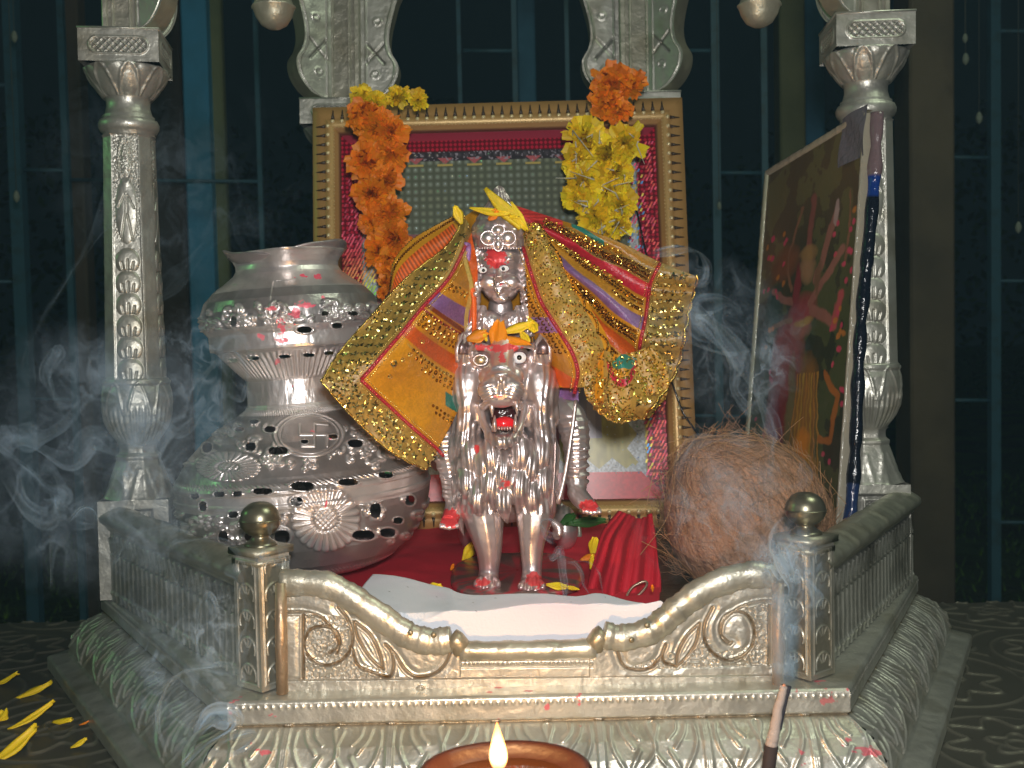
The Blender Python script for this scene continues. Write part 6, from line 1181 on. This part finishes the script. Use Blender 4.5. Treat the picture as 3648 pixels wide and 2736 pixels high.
for (x, y, l, w_, a, zf, col, lab) in [(1670, 1965, 90, 50, 60, .101, YG, 'yellow petal on the floor left of the lion front legs'), (1545, 2100, 70, 60, 20, .098, YG, 'yellow petal on the back edge of the white cloth'), (1525, 2110, 34, 26, 90, .097, ORG, 'small orange petal beside the yellow one on the white cloth edge'), (1985, 2088, 80, 34, -8, .100, YG, 'yellow petal on the plinth right of the lion front paw'), (2035, 2095, 60, 20, -12, .099, YG, 'thin yellow petal at the plinth edge right of the paw'), (2115, 1945, 70, 50, 80, .110, YG, 'yellow petal leaning on the standing red cloth, upper one'), (2108, 2000, 60, 26, 80, .104, YG, 'lower yellow petal leaning on the standing red cloth'), (2095, 1985, 60, 30, 20, .103, ORG, 'orange petal on the floor by the standing red cloth'), (1612, 2020, 30, 18, 60, .097, ORG, 'tiny orange petal on the red cloth left of the lion'), (2325, 2095, 30, 14, 90, .104, ORG, 'tiny orange petal low on the standing red cloth')]:
    c = Pz(x, y, zf); L.append((x, y, float(c[1])-.004, l, w_, a, 0, col, lab, 'petal', gf, 'petal'))
L.append((2090, 1860, .21, 150, 46, 5, 0, (.03, .11, .015), 'green leaf lying at the foot of the framed picture right of the lion', 'leaf', None, 'leaf'))
L.append((2025, 1850, .215, 70, 50, 30, 0, (.03, .13, .02), 'small green leaf left of the longer leaf behind the lion', 'leaf', None, 'leaf'))
petals(L)
# a bent hair pin lying on the red cloth
p = spl([P(2225, 2140, .088), P(2250, 2095, .088), P(2290, 2072, .088), P(2305, 2080, .088), P(2285, 2110, .088), P(2240, 2150, .088)], 6); MB().tube(p, .0009, 8, col=(.30, .22, .16)).obj('hair_pin', mat('pin', rough=.35, attr=True, metal=.7), label='bent dark hair pin on the standing red cloth', cat='hair pin')
# ================================================================ smoke
SM = bpy.data.materials.new('smoke'); SM.use_nodes = True; N_ = SM.node_tree; N_.nodes.clear(); Lk = N_.links; out = N_.nodes.new('ShaderNodeOutputMaterial')
at = N_.nodes.new('ShaderNodeAttribute'); at.attribute_name = 'Col'; tr = N_.nodes.new('ShaderNodeBsdfTransparent'); df = N_.nodes.new('ShaderNodeBsdfDiffuse'); tl = N_.nodes.new('ShaderNodeBsdfTranslucent')
for d_ in (df, tl): d_.inputs[0].default_value = (.52, .68, .84, 1)
m1 = N_.nodes.new('ShaderNodeMixShader'); m1.inputs[0].default_value = .5; Lk.new(df.outputs[0], m1.inputs[1]); Lk.new(tl.outputs[0], m1.inputs[2]); m2 = N_.nodes.new('ShaderNodeMixShader')
Lk.new(at.outputs['Alpha'], m2.inputs[0]); Lk.new(tr.outputs[0], m2.inputs[1]); Lk.new(m1.outputs[0], m2.inputs[2]); Lk.new(m2.outputs[0], out.inputs[0])
qs = np.random.default_rng(99)
def veil(o, pts, Ys, w0, w1, a, fil=3, tw=1.0, seed=0, edge=.26):
    """a curling sheet of smoke along a path; both long edges are denser, filaments run along it"""
    s_ = spl(pts, 14); n = len(s_); t = np.linspace(0, 1, n); Yv = np.interp(t, np.linspace(0, 1, len(Ys)), Ys); wd = w0+(w1-w0)*t; ang = seed+tw*2.2*np.sin(t*5.5+seed)+t*tw*2
    tn = np.gradient(s_, axis=0); tn /= np.linalg.norm(tn, axis=1, keepdims=True)+1e-9; nr = np.stack([-tn[:, 1], tn[:, 0]], 1); m = 26; u = np.linspace(-1, 1, m)
    wob = 1+.28*np.sin(t*9+seed*3)+.1*np.sin(t*19+seed)
    X = s_[:, None, 0]+nr[:, None, 0]*u*(wd*wob*(.35+.65*np.cos(ang)**2))[:, None]; Y = s_[:, None, 1]+nr[:, None, 1]*u*(wd*wob*(.35+.65*np.cos(ang)**2))[:, None]
    D = Yv[:, None]+(u*(wd*wob*np.sin(ang))[:, None]+12*np.sin(u*4+t[:, None]*9))*.00018
    X = X+8*(vnoise(X/40, Y/40, seed)-.5); G = P(X, Y, D); T = t[:, None]+0*u; Uu = u+0*t[:, None]
    f_ = edge*np.exp(-((np.abs(Uu)-.86)/.13)**2)+.34*(1-Uu**2)+.12*sum(np.exp(-((Uu-c0-.35*np.sin(T*4+k*2+seed))/.10)**2) for k, c0 in enumerate(qs.uniform(-.7, .7, fil)))
    f_ = f_*(.1+1.6*fbm(T*6+seed, Uu*1.5, 3, 5)**1.5)*sstep(0, .06, T)*sstep(1.0, .8, T)*sstep(1.0, .93, np.abs(Uu)); col = np.concatenate([np.ones(G.shape), np.clip(2.2*a*f_, 0, .9)[..., None]], -1); o.grid(G, col=col)
def smoke(name, label, L):
    o = MB()
    for i, a in enumerate(L): veil(o, *a[:5], seed=i*1.7+len(L), fil=a[5] if len(a) > 5 else 3, tw=a[6] if len(a) > 6 else 1)
    o.c = [np.clip(k_, 0, 1) for k_ in o.c]; ob = o.obj(name, SM, label=label, cat='smoke', kind='stuff'); return ob
smoke('smoke', 'pale smoke rising from the tip of the incense stick at the lower right', [
    ([(2793, 2450), (2790, 2380), (2800, 2300), (2785, 2200), (2830, 2100), (2800, 2000), (2780, 1900), (2850, 1830)], [-.06, -.06, -.05], 7, 46, .55, 3, .6),
    ([(2790, 2440), (2800, 2340), (2830, 2230), (2900, 2150), (2880, 2060), (2820, 1980)], [-.06, -.05], 6, 36, .4),
    ([(2780, 2250), (2760, 2100), (2770, 1950), (2740, 1800), (2745, 1600), (2700, 1480)], [-.05, -.03], 10, 40, .18),
    ([(2745, 1640), (2760, 1540), (2700, 1400), (2640, 1280), (2560, 1170), (2480, 1110), (2500, 1180), (2580, 1200)], [-.02, 0], 30, 70, .26, 4),
    ([(2700, 1500), (2620, 1400), (2620, 1300), (2540, 1190), (2500, 1100), (2600, 1080), (2650, 1160)], [-.02, .02], 20, 50, .22, 4),
    ([(2640, 1260), (2540, 1250), (2440, 1210), (2360, 1160), (2320, 1100)], [.0, .0], 14, 30, .28),
    ([(2320, 905), (2420, 890), (2490, 900), (2520, 950), (2500, 1000), (2440, 1005)], [.0, .0], 16, 30, .40, 3, .4),
    ([(2400, 920), (2460, 960), (2480, 990)], [.0, .0], 60, 50, .14, 2, .2),
    ([(2400, 1950), (2430, 1800), (2420, 1700), (2470, 1580), (2600, 1560), (2740, 1560)], [-.02, .0], 20, 50, .16, 4),
    ([(2540, 1960), (2530, 1880), (2460, 1800), (2420, 1720)], [-.02, -.02], 10, 26, .3),
    ([(2750, 1830), (2640, 1800), (2560, 1830), (2640, 1920), (2760, 1960)], [-.03, -.03], 20, 50, .18, 4),
    ([(2860, 1640), (2860, 1720), (2760, 1730), (2730, 1620)], [-.02, -.02], 24, 40, .16, 4), ([(2820, 2170), (2760, 2120), (2850, 2060), (2900, 2130), (2800, 2200)], [-.05, -.05], 30, 40, .32, 4)])
smoke('smoke', 'wisp of smoke curling in front of the lion right leg and white cloth', [
    ([(2080, 2330), (2040, 2240), (2020, 2150), (2010, 2060), (1995, 1960), (1970, 1990), (1948, 1960)], [.03, .05, .07], 7, 16, .55, 2, .5), ([(2300, 2230), (2180, 2140), (2100, 2120), (2060, 2020), (2010, 2000)], [.05, .07], 3, 8, .4), ([(1990, 1880), (1960, 1850), (1930, 1860), (1945, 1900), (1985, 1930)], [.06, .06], 8, 18, .5, 2, .4), ([(2150, 2140), (2130, 2040), (2080, 2000), (1990, 2010)], [.06, .06], 3, 7, .4), ([(2300, 2380), (2400, 2460), (2550, 2500)], [-.03, -.03], 4, 12, .12)])
smoke('smoke', 'thick blue grey smoke curling over the front left corner of the base', [
    ([(640, 2736), (720, 2660), (820, 2600), (830, 2560), (740, 2560), (660, 2680)], [-.10, -.10], 26, 50, .65, 4, .5), ([(560, 2600), (580, 2480), (640, 2400), (760, 2380), (860, 2400), (800, 2460)], [-.10, -.08], 10, 30, .42), ([(600, 2720), (560, 2560), (600, 2440), (700, 2380), (830, 2390)], [-.1, -.08], 8, 24, .34), ([(700, 2740), (800, 2640), (900, 2610), (890, 2650), (780, 2700)], [-.1, -.1], 14, 24, .5), ([(720, 2250), (700, 2180), (740, 2120), (760, 2200), (700, 2240)], [-.04, -.04], 12, 26, .4), ([(740, 2160), (640, 2090), (600, 1980), (650, 1930), (820, 1940), (900, 2100)], [-.04, -.03], 6, 16, .28), ([(860, 2350), (880, 2200), (860, 2080), (820, 1990)], [-.06, -.04], 20, 40, .2, 4)])
Lc = [([(600, 1460), (520, 1500), (420, 1600), (330, 1560), (240, 1640), (60, 1560), (-80, 1640)], [.0, .02], 30, 80, .30, 5), ([(-60, 1560), (60, 1640), (160, 1730), (210, 1770), (180, 1850), (90, 1800), (20, 1660)], [.02, .0], 26, 60, .40, 5), ([(560, 1420), (420, 1360), (330, 1400), (220, 1520), (120, 1560), (0, 1530)], [.0, .02], 26, 60, .28, 5),
      ([(740, 1450), (640, 1540), (560, 1500), (480, 1520), (400, 1640)], [.0, .02], 16, 50, .24, 4), ([(240, 1860), (300, 1810), (340, 1830), (330, 1870), (240, 1850)], [.0, .0], 10, 26, .5, 3, .3), ([(180, 2100), (190, 1960), (230, 1850), (200, 1700), (120, 1640)], [.0, .02], 14, 60, .24, 4), ([(860, 1400), (790, 1300), (830, 1250), (880, 1320), (860, 1420), (790, 1390)], [.03, .03], 8, 20, .4),
      ([(230, 1500), (190, 1400), (170, 1300), (210, 1250), (160, 1340), (210, 1460)], [.02, .02], 10, 30, .26), ([(100, 1400), (120, 1200), (300, 900), (520, 560), (640, 540)], [.1, .2], 20, 70, .10, 5), ([(300, 1500), (420, 1200), (620, 1000), (800, 820), (1000, 740)], [.1, .25], 20, 90, .08, 5), ([(380, 2020), (440, 1950), (500, 1900), (620, 1880), (700, 1920)], [-.02, -.02], 14, 40, .2, 4), ([(900, 1330), (860, 1200), (780, 1230), (760, 1300), (640, 1420)], [.03, .03], 10, 40, .2, 4), ([(960, 1860), (960, 1930), (930, 1980), (1010, 2000), (1000, 1900)], [-.03, -.03], 14, 30, .3, 4), ([(1050, 2200), (1080, 2080), (1180, 2060), (1130, 2160), (1060, 2120)], [-.03, -.03], 16, 40, .16, 4)]
smoke('smoke', 'drifting blue grey smoke cloud in front of the left silver pillar', Lc)

def warp(x, y, s):      # folded, curling domain
    for k, (a, fr) in enumerate([(1.5, .8), (.8, 1.9), (.35, 4.1)]):
        x, y = x+a*(fbm(x*fr, y*fr, s+k*5, 2)-.5)*1.6, y+a*(fbm(x*fr+9, y*fr+3, s+k*5+2, 2)-.5)*1.6
    return x, y
def billow(label, x0, y0, Yc, rx, ry, depth, a, fr, seed, n=4, thin=.05, soft=.12, rot=0.0):
    """several thin bulging layers of smoke behind one another"""
    o = MB(); r = 230
    for k in range(n):
        u, v = np.meshgrid(np.linspace(-1, 1, r), np.linspace(-1, 1, r)); ca, sa = math.cos(rot), math.sin(rot)
        X = x0+(u*ca-v*sa)*rx; Y = y0+(u*sa+v*ca)*ry; s = seed*7+k*3
        D = Yc+depth*((k+.5)/n-.5)*2+.25*depth*(fbm(u*2+s, v*2, s)-.5)+.01*(u*u+v*v)
        wx, wy = warp(X/100*fr, Y/130*fr, s); nz = fbm(wx*.7, wy*.7, s+1, 3); nz2 = fbm(wx*1.5+4, wy*1.5, s+8, 3)
        ridge = np.exp(-((nz-.47)/thin)**2)+.6*np.exp(-((nz2-.47)/(thin*.6))**2); patch = sstep(.40, .62, fbm(X/210*fr+s, Y/210*fr, s+4, 3))
        rr = np.sqrt(u*u+v*v); fall = sstep(1.0, .25, rr+.25*(fbm(u*2.2+s, v*2.2, s+6)-.45))
        al = np.clip(1.4*a*fall*(ridge*(.15+.85*patch)+soft*(.4+patch)), 0, .8)
        o.grid(P(X, Y, D), col=np.concatenate([np.ones(X.shape+(3,)), al[..., None]], -1), mask=al > .004)
    return o.obj('smoke', SM, label=label, cat='smoke', kind='stuff')
billow('billow of smoke round the left silver pillar and the left edge', 330, 1640, .02, 620, 560, .05, .20, .75, 1, 4, thin=.05, soft=.20)
billow('faint smoke over the shoulder of the silver pot', 760, 1330, .02, 330, 330, .03, .13, 1.2, 2, 3)
billow('smoke curling round the front left corner post', 640, 2330, -.06, 330, 440, .02, .24, 1.3, 3, 3)
billow('smoke billowing in front of the coconut', 2600, 1800, -.01, 440, 420, .02, .09, 1.2, 4, 3)
billow('smoke drifting between the shawl and the leaning poster', 2640, 1230, .02, 300, 340, .03, .20, 1.3, 5, 3)
billow('smoke gathering over the right corner post', 2810, 2090, -.035, 170, 260, .012, .36, 1.8, 6, 3, soft=.2)
billow('narrow smoke plume climbing from the incense tip', 2795, 2290, -.055, 70, 230, .006, .55, 2.2, 9, 3, soft=.35)
billow('very faint smoke high on the left behind the pillar', 620, 640, .30, 620, 520, .05, .06, .8, 8, 2)
# thin smoky air over the whole place
hb = MB(); hb.box((0, 28, 4), (90, 72, 9.8)); HM = bpy.data.materials.new('smoky_air'); HM.use_nodes = True; N = HM.node_tree; N.nodes.clear(); out = N.nodes.new('ShaderNodeOutputMaterial'); pv = N.nodes.new('ShaderNodeVolumePrincipled')
pv.inputs['Color'].default_value = (.45, .82, 1, 1); pv.inputs['Density'].default_value = .0042; N.links.new(pv.outputs[0], out.inputs['Volume'])
hb.obj('haze', HM, kind='stuff', smooth=False, label='thin smoky blue air around the shrine', cat='haze')
